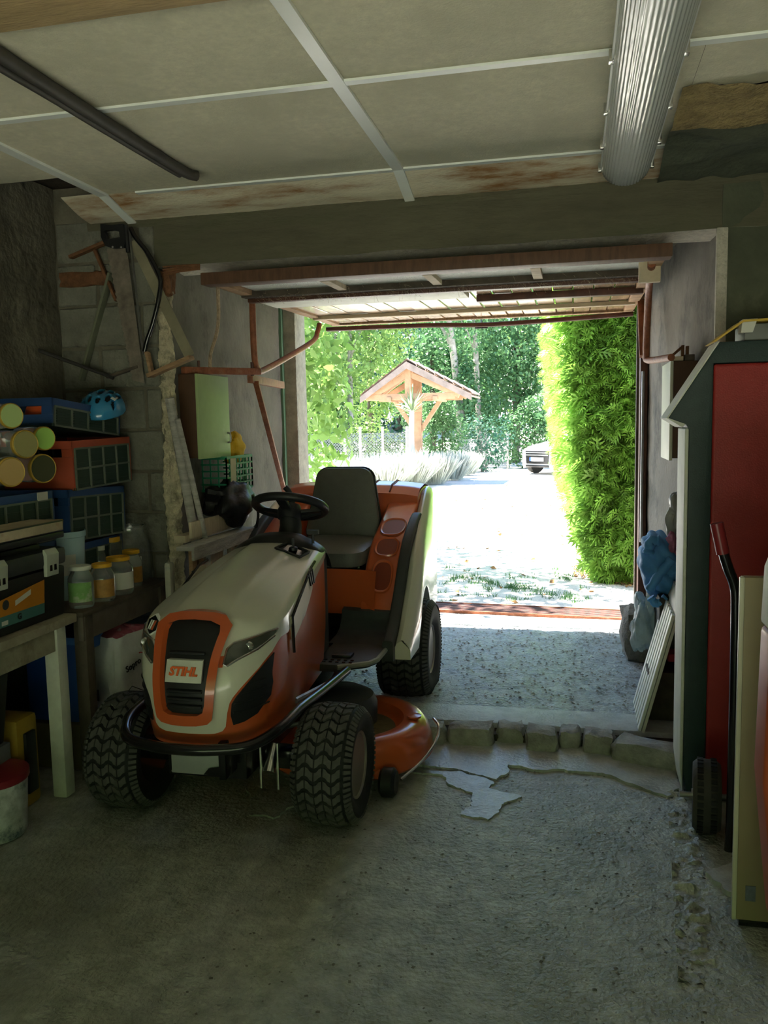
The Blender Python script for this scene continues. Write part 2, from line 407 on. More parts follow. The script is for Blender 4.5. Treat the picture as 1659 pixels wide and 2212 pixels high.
A = at(1330, 1628, Z=0); stone((A.x-.02, 3.50, -.03), (A.x+.34, 3.65, .085), 21, kerb, rz=-.30)
# --- walls
def wl(u, v):
    y = YB+(YF-YB)*u; z = 2.62*v
    return Vector((XL+.012*noise.noise(Vector((0, y*3, z*3)))+.014*noise.noise(Vector((2, y*9, z*9))), y, z))
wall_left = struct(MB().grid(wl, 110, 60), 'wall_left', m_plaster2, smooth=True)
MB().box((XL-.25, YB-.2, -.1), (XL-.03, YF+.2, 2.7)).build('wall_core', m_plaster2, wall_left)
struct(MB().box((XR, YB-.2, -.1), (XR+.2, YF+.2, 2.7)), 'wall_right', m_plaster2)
# wall_front: block work, lintel, right pier
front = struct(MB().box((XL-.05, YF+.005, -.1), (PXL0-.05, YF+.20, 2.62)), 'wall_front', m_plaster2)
for r in range(12):
    z0 = .03+r*.203; off = 0 if r % 2 else -.23
    x = XL+off
    while x < PXL0-.10:
        x0 = max(x, XL)+.006; x1 = min(x+.44, PXL0-.06)
        if x1-x0 > .06:
            d = RNG.uniform(-.006, .008)
            MB().box((x0, YF-.004+d, z0), (x1, YF+.06, z0+.19)).jit(.006, 9, r).build('block', m_block, front, bevel=.006, seg=1)
        x += .45
def lint(u, v):     # rough lintel face and underside
    x = PXL0-.06+(XR-PXL0+.06)*u; t = v*3
    if t < 1: p = Vector((x, YF, 2.46-.24*t))
    elif t < 2: p = Vector((x, YF+.22*(t-1), 2.22-.005*(t-1)))
    else: p = Vector((x, YF+.22, 2.215+.2*(t-2)))
    return p+noise.noise_vector(Vector((x*5, p.y*12, p.z*12)))*.006
mbl = MB().grid(lint, 120, 18)
mbl.mi = [1 if 6 <= i//120 < 12 else 0 for i in range(len(mbl.f))]
lintel = struct(mbl, 'wall_lintel', [m_lintel, m_soffit], smooth=True, auto=.6)
MB().box((PXL0-.06, YF+.02, 2.26), (XR, YF+.2, 2.66)).build('lintel_core', m_lintel, lintel)
# ragged mortar edge between lintel and ceiling boards
def mort(u, v):
    x = -2.3+3.0*u; z = 2.405+.05*v; n = noise.noise(Vector((x*14, v*2, 1)))
    return Vector((x, YF-.012-.02*abs(n)*(1-abs(2*v-1)), z+.018*n*(v)))
MB().grid(mort, 150, 4).build('mortar_edge', m_lintel, lintel, smooth=True)
# wall_pier right of the opening
def pier(u, v):
    z = 2.4*v
    if u < .6: p = Vector((XR-(XR-PXR0)*(u/.6), YF, z))
    else: t = (u-.6)/.4; p = Vector((PXR0+(PXR1-PXR0)*t, YF+(PY1-YF)*t, z))
    return p+noise.noise_vector(p*6)*.006
mbp = MB().grid(pier, 100, 50); mbp.mi = [1 if (i % 100) >= 60 else 0 for i in range(len(mbp.f))]
m_pier = mat('dark_green_render', (.085, .095, .062), .9, var=.3, scale=3, bump=.8, bscale=25, col2=(.17, .17, .115), c2amt=.33, c2scale=3)
m_mould = mat('mouldy_plaster', (.155, .143, .115), .9, var=.2, scale=4, bump=.7, bscale=30, col2=(.055, .055, .045), c2amt=.42, c2scale=2.8)
pier_o = struct(mbp, 'wall_pier', [m_pier, m_mould], smooth=True, auto=.5)
MB().box((PXR0+.02, YF+.03, -.1), (XR+.2, PY1+.05, 2.7)).build('wall_core', m_pier, pier_o)
MB().box((PXR0-.02, YF-.006, .1), (PXR0+.022, YF+.03, 2.225)).jit(.004, 20).build('corner_strip', m_soffit, pier_o, bevel=.004)
# passage left side wall with broken limestone corner
def pl(u, v):
    p = Vector((PXL0+(PXL1-PXL0)*u, YF+.02+(PY1-YF)*u, 2.4*v)); return p+Vector((1, 0, 0))*(.008*noise.noise(p*5)+.004*noise.noise(p*17))
wp = struct(MB().grid(pl, 60, 60), 'wall_passage', m_plaster, smooth=True)
MB().box((PXL1-.3, YF+.1, -.1), (PXL1-.02, PY1, 2.7)).build('wall_core', m_plaster, wp)
MB().box((XL-.2, YF+.19, -.1), (PXL0-.10, YF+.5, 2.7)).build('wall_core', m_plaster, wp)
def cor(u, v):
    z = .12+2.02*v; a = PI*(.95*u+.05)
    w = .040+.03*noise.noise(Vector((0, 0, z*4)))+.014*noise.noise(Vector((3, a*2, z*16)))
    p = Vector((PXL0-.03-math.cos(a)*w*-1, YF+.03-math.sin(a)*w*1.1, z))
    return p+noise.noise_vector(p*38)*.012
struct(MB().grid(cor, 16, 150), 'trim_4', m_lime, smooth=True)
# rusty broken lintel end and bare rods
mb = MB()
for k in range(4): mb.tube([at(352, 577+6*k, Y=YF-.02), at(390, 574+4*k, Y=YF-.025), at(432, 572+3*k, Y=YF-.01)], .005, 6)
mb.build('reinforcing_rod', m_rustor, lintel)
stone((at(348, 620, Y=YF).x, YF-.025, at(348, 640, Y=YF).z), (at(372, 620, Y=YF).x, YF+.05, at(348, 585, Y=YF).z), 40, lintel, 'broken_edge', m_rustor)
stone((at(128, 600, Y=YF).x, YF-.02, at(128, 625, Y=YF).z), (at(235, 600, Y=YF).x, YF+.03, at(128, 590, Y=YF).z), 43, front, 'rusty_lump', m_rustor)
# dead stub of the far end: post, passage ceiling, exterior wall above
struct(MB().box((-2.08, PY1+.02, -.1), (-1.93, PY1+.25, 2.75)).jit(.004, 7), 'wall_post', mat('post_concrete', (.40, .37, .30), .9, var=.25, scale=12, bump=1, bscale=50), bevel=.01)
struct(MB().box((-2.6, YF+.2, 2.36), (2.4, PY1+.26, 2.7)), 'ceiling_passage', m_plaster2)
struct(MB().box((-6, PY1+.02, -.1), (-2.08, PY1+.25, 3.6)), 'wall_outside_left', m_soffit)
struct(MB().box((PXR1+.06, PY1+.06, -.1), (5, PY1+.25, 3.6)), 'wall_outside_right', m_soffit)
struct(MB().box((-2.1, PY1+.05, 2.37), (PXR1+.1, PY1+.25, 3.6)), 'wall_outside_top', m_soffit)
# unseen back wall behind the viewer, with a low opening added for fill light
BW0, BW1, BH = -2.0, 1.8, 1.35
back = struct(MB().box((XL-.2, YB-.2, -.1), (BW0, YB, 2.7)).box((BW1, YB-.2, -.1), (XR+.2, YB, 2.7)).box((BW0, YB-.2, BH), (BW1, YB, 2.7)), 'wall_back', m_plaster2)
# --- ceiling: slab, fibre boards, white cover strips
ceiling = struct(MB().box((XL-.2, YB-.2, 2.63), (XR+.2, YF+.22, 2.8)), 'ceiling', m_darkwood)
xs = [XL+.02, -2.06, -.71, .64, XR-.02]; ys = [-1.25, -.15, .77, 1.68, 2.59, 3.50]
for i in range(4):
    for j in range(5):
        if i == 0 and j == 4: y1 = 3.22
        else: y1 = ys[j+1]
        x0, x1, y0 = xs[i], xs[i+1], ys[j]
        if i == 3 and j == 4: y1 = 2.95
        if i == 2 and j == 4: x1 = .36
        def pan(u, v, x0=x0, x1=x1, y0=y0, y1=y1):
            x = x0+(x1-x0)*u; y = y0+(y1-y0)*v; return Vector((x, y, ZC-.012*math.sin(PI*u)*math.sin(PI*v)+.004*noise.noise(Vector((x*2, y*2, 0)))))
        mb = MB().grid(pan, 10, 8); n = len(mb.v); mb.add([p+Vector((0, 0, .014)) for p in mb.v[:n]], [tuple(reversed(f)) for f in mb.f[:]])
        mb.build('ceiling_panel', m_ceil, ceiling, smooth=True, fix=False)
for x in xs[1:4]:
    mb = MB().box((x-.022, -1.25, ZC-.012), (x+.022, 3.50, ZC-.001)); mb.build('cover_strip', m_strip, ceiling)
    if x < .6: MB().bar((x, 3.49, ZC-.008), (x, YF-.01, 2.428), .044, .008).build('cover_strip', m_strip, ceiling)
for y in ys[1:]:
    MB().box((XL+.02 if y < 3.4 else -1.9, y-.016, ZC-.010), (XR-.02 if y < 3.4 else .36, y+.016, ZC-.002)).build('cover_strip', m_strip, ceiling)
for x0, x1 in ((-2.28, -2.06), (-2.06, -.71), (-.71, .52)):   # stained boards sloping down to the lintel
    def spn(u, v, x0=x0, x1=x1):
        x = x0+(x1-x0)*u; y = 3.50+(YF-3.49)*v; return Vector((x, y, ZC+.004-(ZC-2.432)*v-.012*math.sin(PI*v)+.004*noise.noise(Vector((x*3, y*9, 2)))))
    MB().grid(spn, 24, 8).build('ceiling_panel', m_ceil_st, ceiling, smooth=True)
# broken corner at right: bare straw-coloured filling and dark rubble above the pier
def rub(u, v):
    x = .33+1.82*u; y = 2.90+.83*v; return Vector((x, y, 2.478-.05*v*v+.022*noise.noise(Vector((x*4, y*5, 0)))+.016*noise.noise(Vector((x*14, y*14, 0)))))
mbr = MB().grid(rub, 50, 30); mbr.mi = [0 if i//50 < 13 else 1 for i in range(len(mbr.f))]
mbr.build('broken_filling', [mat('straw_filling', (.33, .25, .11), .95, var=.35, scale=12, bump=1.5, bscale=60), m_pier], ceiling, smooth=True)
# wooden ceiling beam, top left
MB().box((-2.4, 1.66, 2.435), (.9, 1.93, 2.49)).jit(.006, 4).build('ceiling_beam', m_beam, ceiling, bevel=.012)
def _pc(u, v): return Vector((.36+.28*u, 2.59+.36*v+.03*noise.noise(Vector((u*5, 0, 0)))*v, ZC-.002))
MB().grid(_pc, 12, 4).build('ceiling_panel', m_ceil, ceiling)
# --- two conduit pipes on the ceiling
def pipe(name, px, r, label):
    mb = MB(); mb.tube(smooth_path([at(*p, Z=2.462) for p in px], 6), r, 10)
    return mb.build(name, mat('grimy_pipe', (.06, .055, .045), .6, var=.3), smooth=True, label=label, cat='pipe', group='pipes under the ceiling')
pipe('conduit_pipe', [(-180, 0), (0, 118), (120, 196), (260, 285), (392, 368), (425, 380)], .021, 'thick dark pipe running along the ceiling boards')
pipe('conduit_pipe', [(-180, 32), (0, 145), (105, 207), (230, 283), (330, 343), (388, 377)], .013, 'thin dark pipe beside the thick ceiling pipe')

# ================================================================== GARAGE DOOR (tilted up under the passage ceiling)
DX0, DX1, DYN, DYF, DZ = -1.66, .37, 3.72, 5.76, 2.145
door = thing('door_1', None, None, (-.64, 4.7, 2.13), kind='structure')
MB().box((DX0-.03, DYN-.05, DZ+.0), (DX1+.02, DYN+.05, DZ+.055)).build('top_rail', mat('brown_rail', (.10, .05, .028), .6, var=.3, scale=8, stretch=(6, 1, 1)), door, bevel=.004)
for x in (DX0, DX1-.06): MB().box((x, DYN+.05, DZ), (x+.06, DYF, DZ+.05)).build('stile', m_wood, door, bevel=.003)
m_pane = mat('obscure_glass', (.78, .84, .76), .22, trans=.25, spec=.9, var=.1, scale=30, bump=1.2, bscale=120, ior=1.3)
gx = [DX0+.06+(DX1-DX0-.12)*k/4 for k in range(5)]
for k in range(4):
    MB().box((gx[k]+.015, DYN+.05, DZ+.02), (gx[k+1]-.015, DYN+.36, DZ+.026)).build('pane', m_pane, door)
    if k: MB().box((gx[k]-.022, DYN+.05, DZ-.002), (gx[k]+.022, DYN+.38, DZ+.05)).build('mullion', m_palewood, door, bevel=.003)
MB().box((DX0, DYN+.36, DZ-.01), (DX1, DYN+.42, DZ+.05)).build('rail', m_darkwood, door, bevel=.003)
MB().box((DX0+.01, DYN+.42, DZ-.028), (DX1-.01, DYN+.47, DZ+.02)).build('steel_bar', m_rustdk, door, bevel=.004)
nb = 18; bw = (DX1-DX0-.12)/nb
m_board = mat('varnished_board', (.50, .34, .21), .22, var=.22, scale=5, bump=.2, bscale=30, stretch=(8, 1, 8), coat=.4)
for k in range(nb):
    MB().box((DX0+.06+k*bw+.003, DYN+.47, DZ+.012+.002*(k % 3)), (DX0+.06+(k+1)*bw-.003, DYF-.02, DZ+.028)).build('board', m_board, door, bevel=.003, seg=1)
MB().box((DX0+.02, DYN+.47, DZ-.012), (-.55, DYN+.83, DZ+.012)).build('patch_board', m_whitepaint, door, bevel=.003)
for (a, b) in ((-.52, DX1-.02),): MB().box((a, 4.62, DZ-.024), (b, 4.68, DZ+.012)).build('batten', m_rustdk, door, bevel=.003)
MB().box((DX0+.02, 5.22, DZ-.012), (DX1-.02, 5.27, DZ+.012)).build('batten', m_palewood, door, bevel=.003)
MB().tube(smooth_path([(DX0-.04, DYF-.03, DZ-.025), (-1.0, DYF-.02, DZ-.028), (-.5, DYF, DZ-.04), (DX1, DYF-.06, DZ-.02)], 6), .016, 8).build('bottom_tube', m_rustdk, door, smooth=True)
MB().box((DX0-.01, DYF-.03, DZ), (DX1+.01, DYF+.03, DZ+.06)).build('bottom_rail', m_wood_x, door, bevel=.004)
MB().tube([(-.62, DYF+.04, DZ+.03), (-.62, DYF+.04, DZ-.055)], .005, 6).tube([(-.665, DYF+.04, DZ-.055), (-.575, DYF+.04, DZ-.055)], .006, 6).build('latch_handle', m_black, door)
# cobwebby straw along the rail
vs = []
for k in range(900):
    x = RNG.uniform(DX0+.05, DX1-.05); y = DYN+.39+RNG.normal(0, .018); z = DZ-.012+RNG.normal(0, .006); d = RNG.normal(0, 1, 3)*.02; p = np.array((x, y, z)); q = p+d; w = np.array((.0008, .0008, .0008))
    vs += [p, q, q+w]
raw('straw', np.array(vs), 3, m_palewood, door, kind='stuff')
door.rotation_euler.x = .018; door.location.z -= .018
# lifting arms (left pair and right pair), springs rails
la = thing('lifting_arm', 'red-brown bent tube arm of the tilting door, beside green cabinet', 'door arm', at(548, 800, Y=4.45), group='lifting arms of the door')
p0 = at(545, 655, Y=4.2); p1 = at(549, 760, Y=4.2); p2 = at(556, 795, Y=4.25); p3 = at(575, 797, Y=4.4); p4 = at(672, 740, Y=5.3); p5 = at(686, 716, Y=5.5); p6 = at(690, 700, Y=5.55)
MB().tube(smooth_path([p0, p1, p2, p3, p4, p5, p6], 8), .017, 12).build('tube', m_rust, la, smooth=True)
a = at(395, 800, Y=3.84); b = at(560, 803, Y=4.25)
MB().bar(a, b, .035, .035).build('pivot_bar', m_rust, la, bevel=.004)
for q_, r_ in ((at(430, 801, Y=3.91), .007), (at(545, 803, Y=4.2), .009)): MB().tube([q_-Vector((0, 0, .022)), q_+Vector((0, 0, .05))], r_, 8).build('bolt', m_rustdk, la)
MB().bar(at(540, 818, Y=4.25), at(610, 832, Y=5.3), .03, .045).build('bracket', m_rust, la, bevel=.003)
MB().bar(at(553, 826, Y=4.3), at(616, 1068, Y=5.4), .03, .02).build('brace', m_rust, la, bevel=.003)
mb = MB().tube(smooth_path([at(470, 612, Y=3.75), at(472, 680, Y=3.85), at(468, 720, Y=3.9), at(455, 765, Y=3.95), at(454, 800, Y=3.98)], 6), .009, 7)
mb.build('door_rope', mat('frayed_rope', (.40, .30, .20), .9, var=.3, scale=40, bump=1, bscale=80), smooth=True, label='frayed rope hanging from the left corner of the tilted door', cat='rope')
ra = thing('lifting_arm', 'red-brown door arm against the right passage wall near the hedge', 'door arm', at(1395, 790, Y=5.3), group='lifting arms of the door')
MB().tube(smooth_path([at(1408, 570, Y=3.85), at(1402, 620, Y=4.2), at(1398, 700, Y=4.4), at(1396, 760, Y=4.5), at(1400, 778, Y=4.5), at(1450, 772, Y=4.1)], 7), .017, 12).build('tube', m_rust, ra, smooth=True)
MB().bar(at(1384, 650, Y=5.2), at(1388, 770, Y=5.0), .035, .03).build('arm', m_rust, ra, bevel=.003)
MB().box(at(1382, 668, Y=5.62)-Vector((.01, 0, 0)), at(1395, 640, Y=5.62)+Vector((.01, .04, 0))).build('hinge_block', m_wood, ra, bevel=.003)
MB().box(at(1390, 610, Y=3.9)-Vector((.02, 0, .0)), at(1428, 548, Y=3.9)+Vector((0, .03, .0))).build('corner_block', m_palewood, ra, bevel=.004)
# timber frame of the doorway
fr = thing('door_frame', None, None, (PXR1, PY1-.05, ZP), kind='structure'); fr.name = 'trim_5'
MB().box((PXR1-.045, PY1-.12, ZP), (PXR1+.0, PY1+.0, 2.2)).build('frame_post', m_rustdk, fr, bevel=.004)
MB().box((PXR1-.06, PY1+.0, ZP), (PXR1+.08, PY1+.06, 2.36)).build('frame_post', m_darkwood, fr, bevel=.004)
MB().tube([(PXR1-.03, PY1-.14, ZP+.6), (PXR1-.03, PY1-.14, 1.75)], .009, 8).build('guide_rod', m_steel, fr)
fl_ = thing('door_frame', None, None, (PXL1, PY1-.05, ZP), kind='structure'); fl_.name = 'trim_6'
MB().box((PXL1+.0, PY1-.02, ZP), (PXL1+.022, PY1+.03, 2.3)).build('frame_post', mat('green_frame_paint', (.14, .26, .16), .5), fl_, bevel=.003)
MB().box((PXL1-.10, PY1-.10, ZP), (PXL1+.0, PY1-.02, 2.36)).build('frame_post', m_darkwood, fl_, bevel=.004)
# ================================================================== RIDE-ON MOWER
XM = -1.26
def lerp_tab(tab, t):
    if t <= tab[0][0]: return tab[0][1]
    for (a, b), (c, d) in zip(tab, tab[1:]):
        if t <= c: return b+(d-b)*(t-a)/(c-a)
    return tab[-1][1]
def smooth_tab(tab, t, h=.03):
    return (lerp_tab(tab, t-h)+2*lerp_tab(tab, t)+lerp_tab(tab, t+h))/4
mower = thing('ride_on_mower', 'orange and cream ride-on lawn mower with black seat parked in the garage', 'lawn mower', (XM, 3.5, 0))
YC, YR, NEXP = 2.80, 3.44, 2.7
LT = [(.36, .275), (.42, .30), (.50, .315), (.60, .31), (.68, .285), (.74, .25), (.79, .205), (.83, .15), (.87, .08)]
def Wd(y, z): return (lerp_tab([(2.4, .248), (2.8, .248), (3.1, .232), (3.44, .20)], y))*(1-.10*max(0, (.60-z)/.25))
def outl(s, z):
    a = abs(s); sg = 1 if s >= 0 else -1; W = Wd(YC, z)
    if a <= .5:
        ph = a/.5*PI/2; return sg*W*math.sin(ph)**(2/NEXP) if ph > 0 else 0, YC-smooth_tab(LT, z)*max(0, math.cos(ph))**(2/NEXP)
    y = YC+(YR-YC)*(a-.5)/.5; return sg*Wd(y, z), y
def nose(x, z):
    W = Wd(YC, z); r = min(.9999, abs(x)/W); return YC-smooth_tab(LT, z)*(1-r**NEXP)**(1/NEXP)
TZ = [(2.45, .755), (2.55, .785), (2.62, .808), (2.75, .845), (2.95, .885), (3.2, .925), (3.44, .955)]
def ztop(x, y):
    w = .24; rid = max(0, min(1, (.115-abs(x))/.022)); rid = rid*rid*(3-2*rid)
    return smooth_tab(TZ, y, .05)-.055*(x/w)**2*min(1, abs(x)/w+.3)+.006*rid*max(0, min(1, (y-2.62)/.1))
def zedge(s):
    z = .78
    for _ in range(14): x, y = outl(s, z); z = .5*z+.5*(ztop(x, y)-.014)
    return z
ZS = [(0, .428), (.095, .430), (.122, .438), (.134, .455), (.139, .50), (.143, .53), (.155, .555), (.18, .59), (.215, .635), (.238, .675), (.248, .71)]
def zsplit(s):
    x, y = outl(s, .6)
    return lerp_tab(ZS, abs(x)/.992) if abs(s) <= .5 else .71+(y-YC)*.27
S = sorted(set([-1+2*k/160 for k in range(161)]+[sg*(.5-.5*(k/70.)**1.6) for k in range(71) for sg in (-1, 1)]))
ns = len(S)
def hp(x, y, z, off=0):
    n = Vector((x*1.2, (y-YC) if y < YC else 0, 0)); n = n.normalized() if n.length > 1e-6 else Vector((0, -1, 0))
    return Vector((XM+x, y, z))+n*off
def ringlist(levels, off):
    vs = []
    for lv in levels:
        for s in S: vs.append(lv(s, off))
    fs = [(j*ns+i, j*ns+i+1, (j+1)*ns+i+1, (j+1)*ns+i) for j in range(len(levels)-1) for i in range(ns-1)]
    return MB().add(vs, fs)
def lev_between(fa, fb, t):
    def f(s, off):
        z = fa(s)+(fb(s)-fa(s))*t; x, y = outl(s, z); return hp(x, y, z, off)
    return f
zb = lambda s: .375
low = [lev_between(zb, lambda s: zsplit(s)+.012, k/10) for k in range(11)]
ringlist(low, 0).build('engine_cowl', m_orange, mower, smooth=True, label='glossy orange lower side panels')
zt = {s: zedge(s) for s in S}
up = [lambda s, off: (lambda p: hp(p[0], p[1], zsplit(s), off-.012))(outl(s, zsplit(s)))]
up += [lev_between(zsplit, lambda s: zt[s], k/10) for k in range(11)]
CX, CY = 0., 3.1
def inset(d):
    def f(s, off):
        x, y = outl(s, zt[s]); r = .03
        x2 = x*(1-d); y2 = y+(CY-y)*d if y < CY else y
        dd = math.hypot(x2-x, y2-y); rr = min(1, dd/r)
        z = ztop(x2, y2)-.014*(1-math.sqrt(max(0, 1-(1-rr)**2)))
        z = max(z, zt[s]+(ztop(x2, y2)-zt[s])*rr) if rr < 1 else ztop(x2, y2)
        return Vector((XM+x2, y2, z+off))
    return f
up += [inset(d) for d in (.01, .025, .045, .07, .1, .14, .2, .28, .36, .42, .45, .48, .51, .54, .58, .66, .76, .88, 1.)]
hood = ringlist(up, .007).build('hood', m_cream, mower, smooth=True, auto=.9, label='cream coloured smooth hood')
mapn = lambda x, z, o: hp(x, nose(x, z), z, o)
def sym(pts): return pts+[(-x, z) for x, z in reversed(pts) if abs(x) > 1e-6]
go = sym([(0, .822), (.05, .820), (.088, .812), (.118, .785), (.112, .74), (.104, .68), (.102, .63), (.094, .53), (.088, .49), (.074, .475), (.04, .468), (0, .466)])
gi = sym([(0, .800), (.05, .797), (.082, .785), (.088, .765), (.080, .70), (.074, .62), (.068, .54), (.062, .515), (.045, .505), (0, .503)])
gr = skin_panel(go, mapn, .034, .016, [gi]).build('grille_frame', m_orange, mower, auto=.5)
gk = skin_panel(gi, mapn, .012, .016).build('grille', m_blackp, mower, auto=.5)
for z in (.53, .555, .58, .70):
    mb = MB(); n = 12
    mb.tube([mapn(-.058+.116*k/n, z, .018) for k in range(n+1)], .006, 6); mb.build('slat', m_blackp, gk, smooth=True)
BZ0, BZ1 = .612, .682
bd = skin_panel([(-.058, BZ0), (.058, BZ0), (.058, BZ1), (-.058, BZ1)], mapn, .030, .02).build('badge', m_whitepaint, mower, label='pale badge with orange lettering')
c = mapn(0, (BZ0+BZ1)/2, .0); upv = (mapn(0, BZ1, 0)-mapn(0, BZ0, 0))
text_mb('STIHL', .040, plane_M(Vector((c.x, nose(.0, .647)-.0325, c.z)), (1, 0, 0), upv), .001, bold=.0018, shear=.18).build('lettering', mat('badge_orange', (.70, .13, .03), .4, var=0), bd)
for sg in (1, -1):
    P = lambda pl: [(sg*x, z) for x, z in (pl if sg > 0 else pl[::-1])]
    hl = [(.118, .665), (.124, .712), (.140, .728), (.20, .742), (.240, .748), (.236, .728), (.205, .700), (.16, .678), (.13, .660)]
    lamp = skin_panel(P(hl), mapn, .013, .012).build('headlight', mat('lamp_housing', (.05, .055, .045), .1, var=0, coat=1.), mower, auto=.6)
    rim = P(hl); mb = MB().tube([mapn(x, z, .014) for x, z in rim], .0045, 6, closed=True); mb.build('chrome_rim', m_chrome, lamp, smooth=True)
    mb = MB().lathe([(0, .004), (.012, .006), (.015, .0)], 12, plane_M(mapn(sg*.185, .715, .012), (1, 0, 0), (0, 0, 1))); mb.build('bulb', m_chrome, lamp, smooth=True)
    vt = [(.146, .455), (.142, .49), (.147, .530), (.160, .552), (.185, .585), (.218, .63), (.240, .665), (.238, .62), (.236, .565), (.230, .52), (.205, .475), (.175, .46)]
    vg = skin_panel(P(vt), mapn, .005, .012).build('side_vent', m_blackp, mower, auto=.6)
    for z in (.50, .53, .56, .59):
        x0_ = {.50: .150, .53: .154, .56: .172, .59: .194}[z]; pts = [mapn(sg*(x0_+(.226-x0_)*k/5), z, .006) for k in range(6)]; MB().tube(pts, .003, 5).build('slat', m_blackp, vg, smooth=True)
    skin_panel(P([(.105, .655), (.118, .655), (.119, .69), (.105, .69)]), mapn, .010, .012).build('reflector', m_orange, mower, auto=.6)
# side window of the hood with its dark frame and vents
mape = lambda sg: (lambda y, z, o: Vector((XM+sg*(Wd(y, z)+.007+o), y, z)))
for sg in (1, -1):
    win = [(2.83, .755), (3.13, .885), (3.17, .885), (3.15, .80), (3.02, .72), (2.86, .665)]
    if sg < 0: win = win[::-1]
    skin_panel(win, mape(sg), .004, .03).build('side_panel', mat('beige_side_panel', (.46, .41, .28), .35, var=.05), mower, auto=.6)
    mb = MB().tube([mape(sg)(y, z, .005) for y, z in ((2.85, .62), (2.84, .755), (3.13, .888), (3.2, .90))], .006, 6); mb.build('panel_trim', m_black, mower, smooth=True)
    mb = MB()
    for k in range(3): mb.bar(mape(sg)(3.08+.03*k, .872+.004*k, .006), mape(sg)(3.11+.03*k, .82, .006), .008, .008, (sg, 0, 0))
    mb.build('vent_slots', m_blackp, mower)
# hexagon sticker on the hood, letters simplified as printed bars
cx, cy = -.164, .770; hx = [(cx+.032*math.cos(PI/6+k*PI/3), cy+.032*math.sin(PI/6+k*PI/3)) for k in range(6)]
mapt = lambda x, y, o: Vector((XM+x, y, ztop(x, y)+.007+o+.004))
maph = lambda x, z, o: mapn(x, z, o+.009)
st = skin_panel(hx, maph, .003, .01).build('sticker', m_white, mower, label='small black hexagon sticker')
hx2 = [(cx+(x-cx)*.86, cy+(y-cy)*.86) for x, y in hx]
skin_panel(hx2, maph, .005, .01).build('sticker_face', m_black, st)
for dx, w, mm in ((-.010, .0025, m_white), (.0, .0025, m_white), (.010, .004, m_orange)):
    skin_panel([(cx+dx-w-.004, cy-.014), (cx+dx+w-.004, cy-.014), (cx+dx+w+.004, cy+.014), (cx+dx-w+.004, cy+.014)], maph, .0065, .012).build('print', mm, st)
# dash, ignition panel, column, steering wheel
def dash(u, v):
    a = PI*u; x = -.205*math.cos(a); h = math.sin(a)**.6
    y = 3.30+.13*v+.06*(1-h)*(1-v); z = ztop(x, min(y, 3.44))-.03+(.015+.045*h)*math.sin(min(1, v*1.6)*PI/2)
    return Vector((XM+x, y, z))
mb = MB().grid(dash, 36, 10).grid(lambda u, v: (lambda a: Vector((XM-.205*math.cos(a)*(1-.15*v), 3.43+.22*v, ztop(-.205*math.cos(a), 3.43)-.03+(.015+.045*math.sin(a)**.6)*(1-.7*v*v)-.10*v*v)))(PI*u), 36, 10)
mb.build('dashboard', m_blackp, mower, smooth=True, weld=True)
mb = MB().box((XM-.17, 3.42, .42), (XM+.17, 3.60, .90)); mb.build('dash_tower', m_dgrey, mower, bevel=.03, seg=3)
ig = [(.055, 3.235), (.165, 3.215), (.178, 3.305), (.075, 3.325)]
igp = skin_panel(ig, mapt, .001, .02).build('switch_panel', m_black, mower)
mb = MB().tube([mapt(x, y, .004) for x, y in ig], .006, 6, closed=True); mb.build('panel_rim', m_blackp, igp, smooth=True)
k0 = mapt(.12, 3.27, .0)
mb = MB().lathe([(.018, 0), (.018, .012), (.012, .016), (0, .016)], 16, Matrix.Translation(k0)).box((-.004, -.006, .01), (.004, .006, .05), Matrix.Translation(k0)); mb.build('ignition_key', m_blackp, igp, smooth=True)
k1 = Vector((XM+.165, 3.40, .945)); MB().tube([k1, k1+Vector((0, 0, .045))], .006, 8).box((-.025, -.008, .04), (.025, .012, .058), Matrix.Translation(k1)).build('throttle_lever', m_blackp, mower)
SWC = Vector((XM+.004, 3.58, 1.085)); RS = RM(SWC, 0, math.radians(-23))
mb = MB().tube([RS @ Vector((.158*math.cos(a), .158*math.sin(a), 0)) for a in [2*PI*k/48 for k in range(48)]], .0195, 12, closed=True)
sw = mb.build('steering_wheel', m_blackp, mower, smooth=True)
mb = MB().lathe([(0, .012), (.045, .008), (.056, -.02), (.05, -.06)], 20, RS); mb.build('hub', m_blackp, sw, smooth=True)
for a in (.35, PI-.35, -PI/2):
    p = Vector((.155*math.cos(a), .155*math.sin(a), 0)); q = Vector((.03*math.cos(a), .03*math.sin(a), -.025))
    MB().bar(RS @ q, RS @ p, .045, .018, RS.to_3x3() @ Vector((0, 0, 1))).build('spoke', m_blackp, sw, bevel=.006)
MB().tube([Vector((XM+.01, 3.53, .93)), Vector((XM+.011, 3.56, 1.0)), SWC-Vector((0, .012, .03))], [.055, .05, .046], 18).build('steering_column', m_blackp, mower, smooth=True)
MB().tube([Vector((XM+.03, 3.59, 1.03)), Vector((XM+.16, 3.66, 1.065))], .012, 8).build('gear_lever', m_blackp, mower, smooth=True)
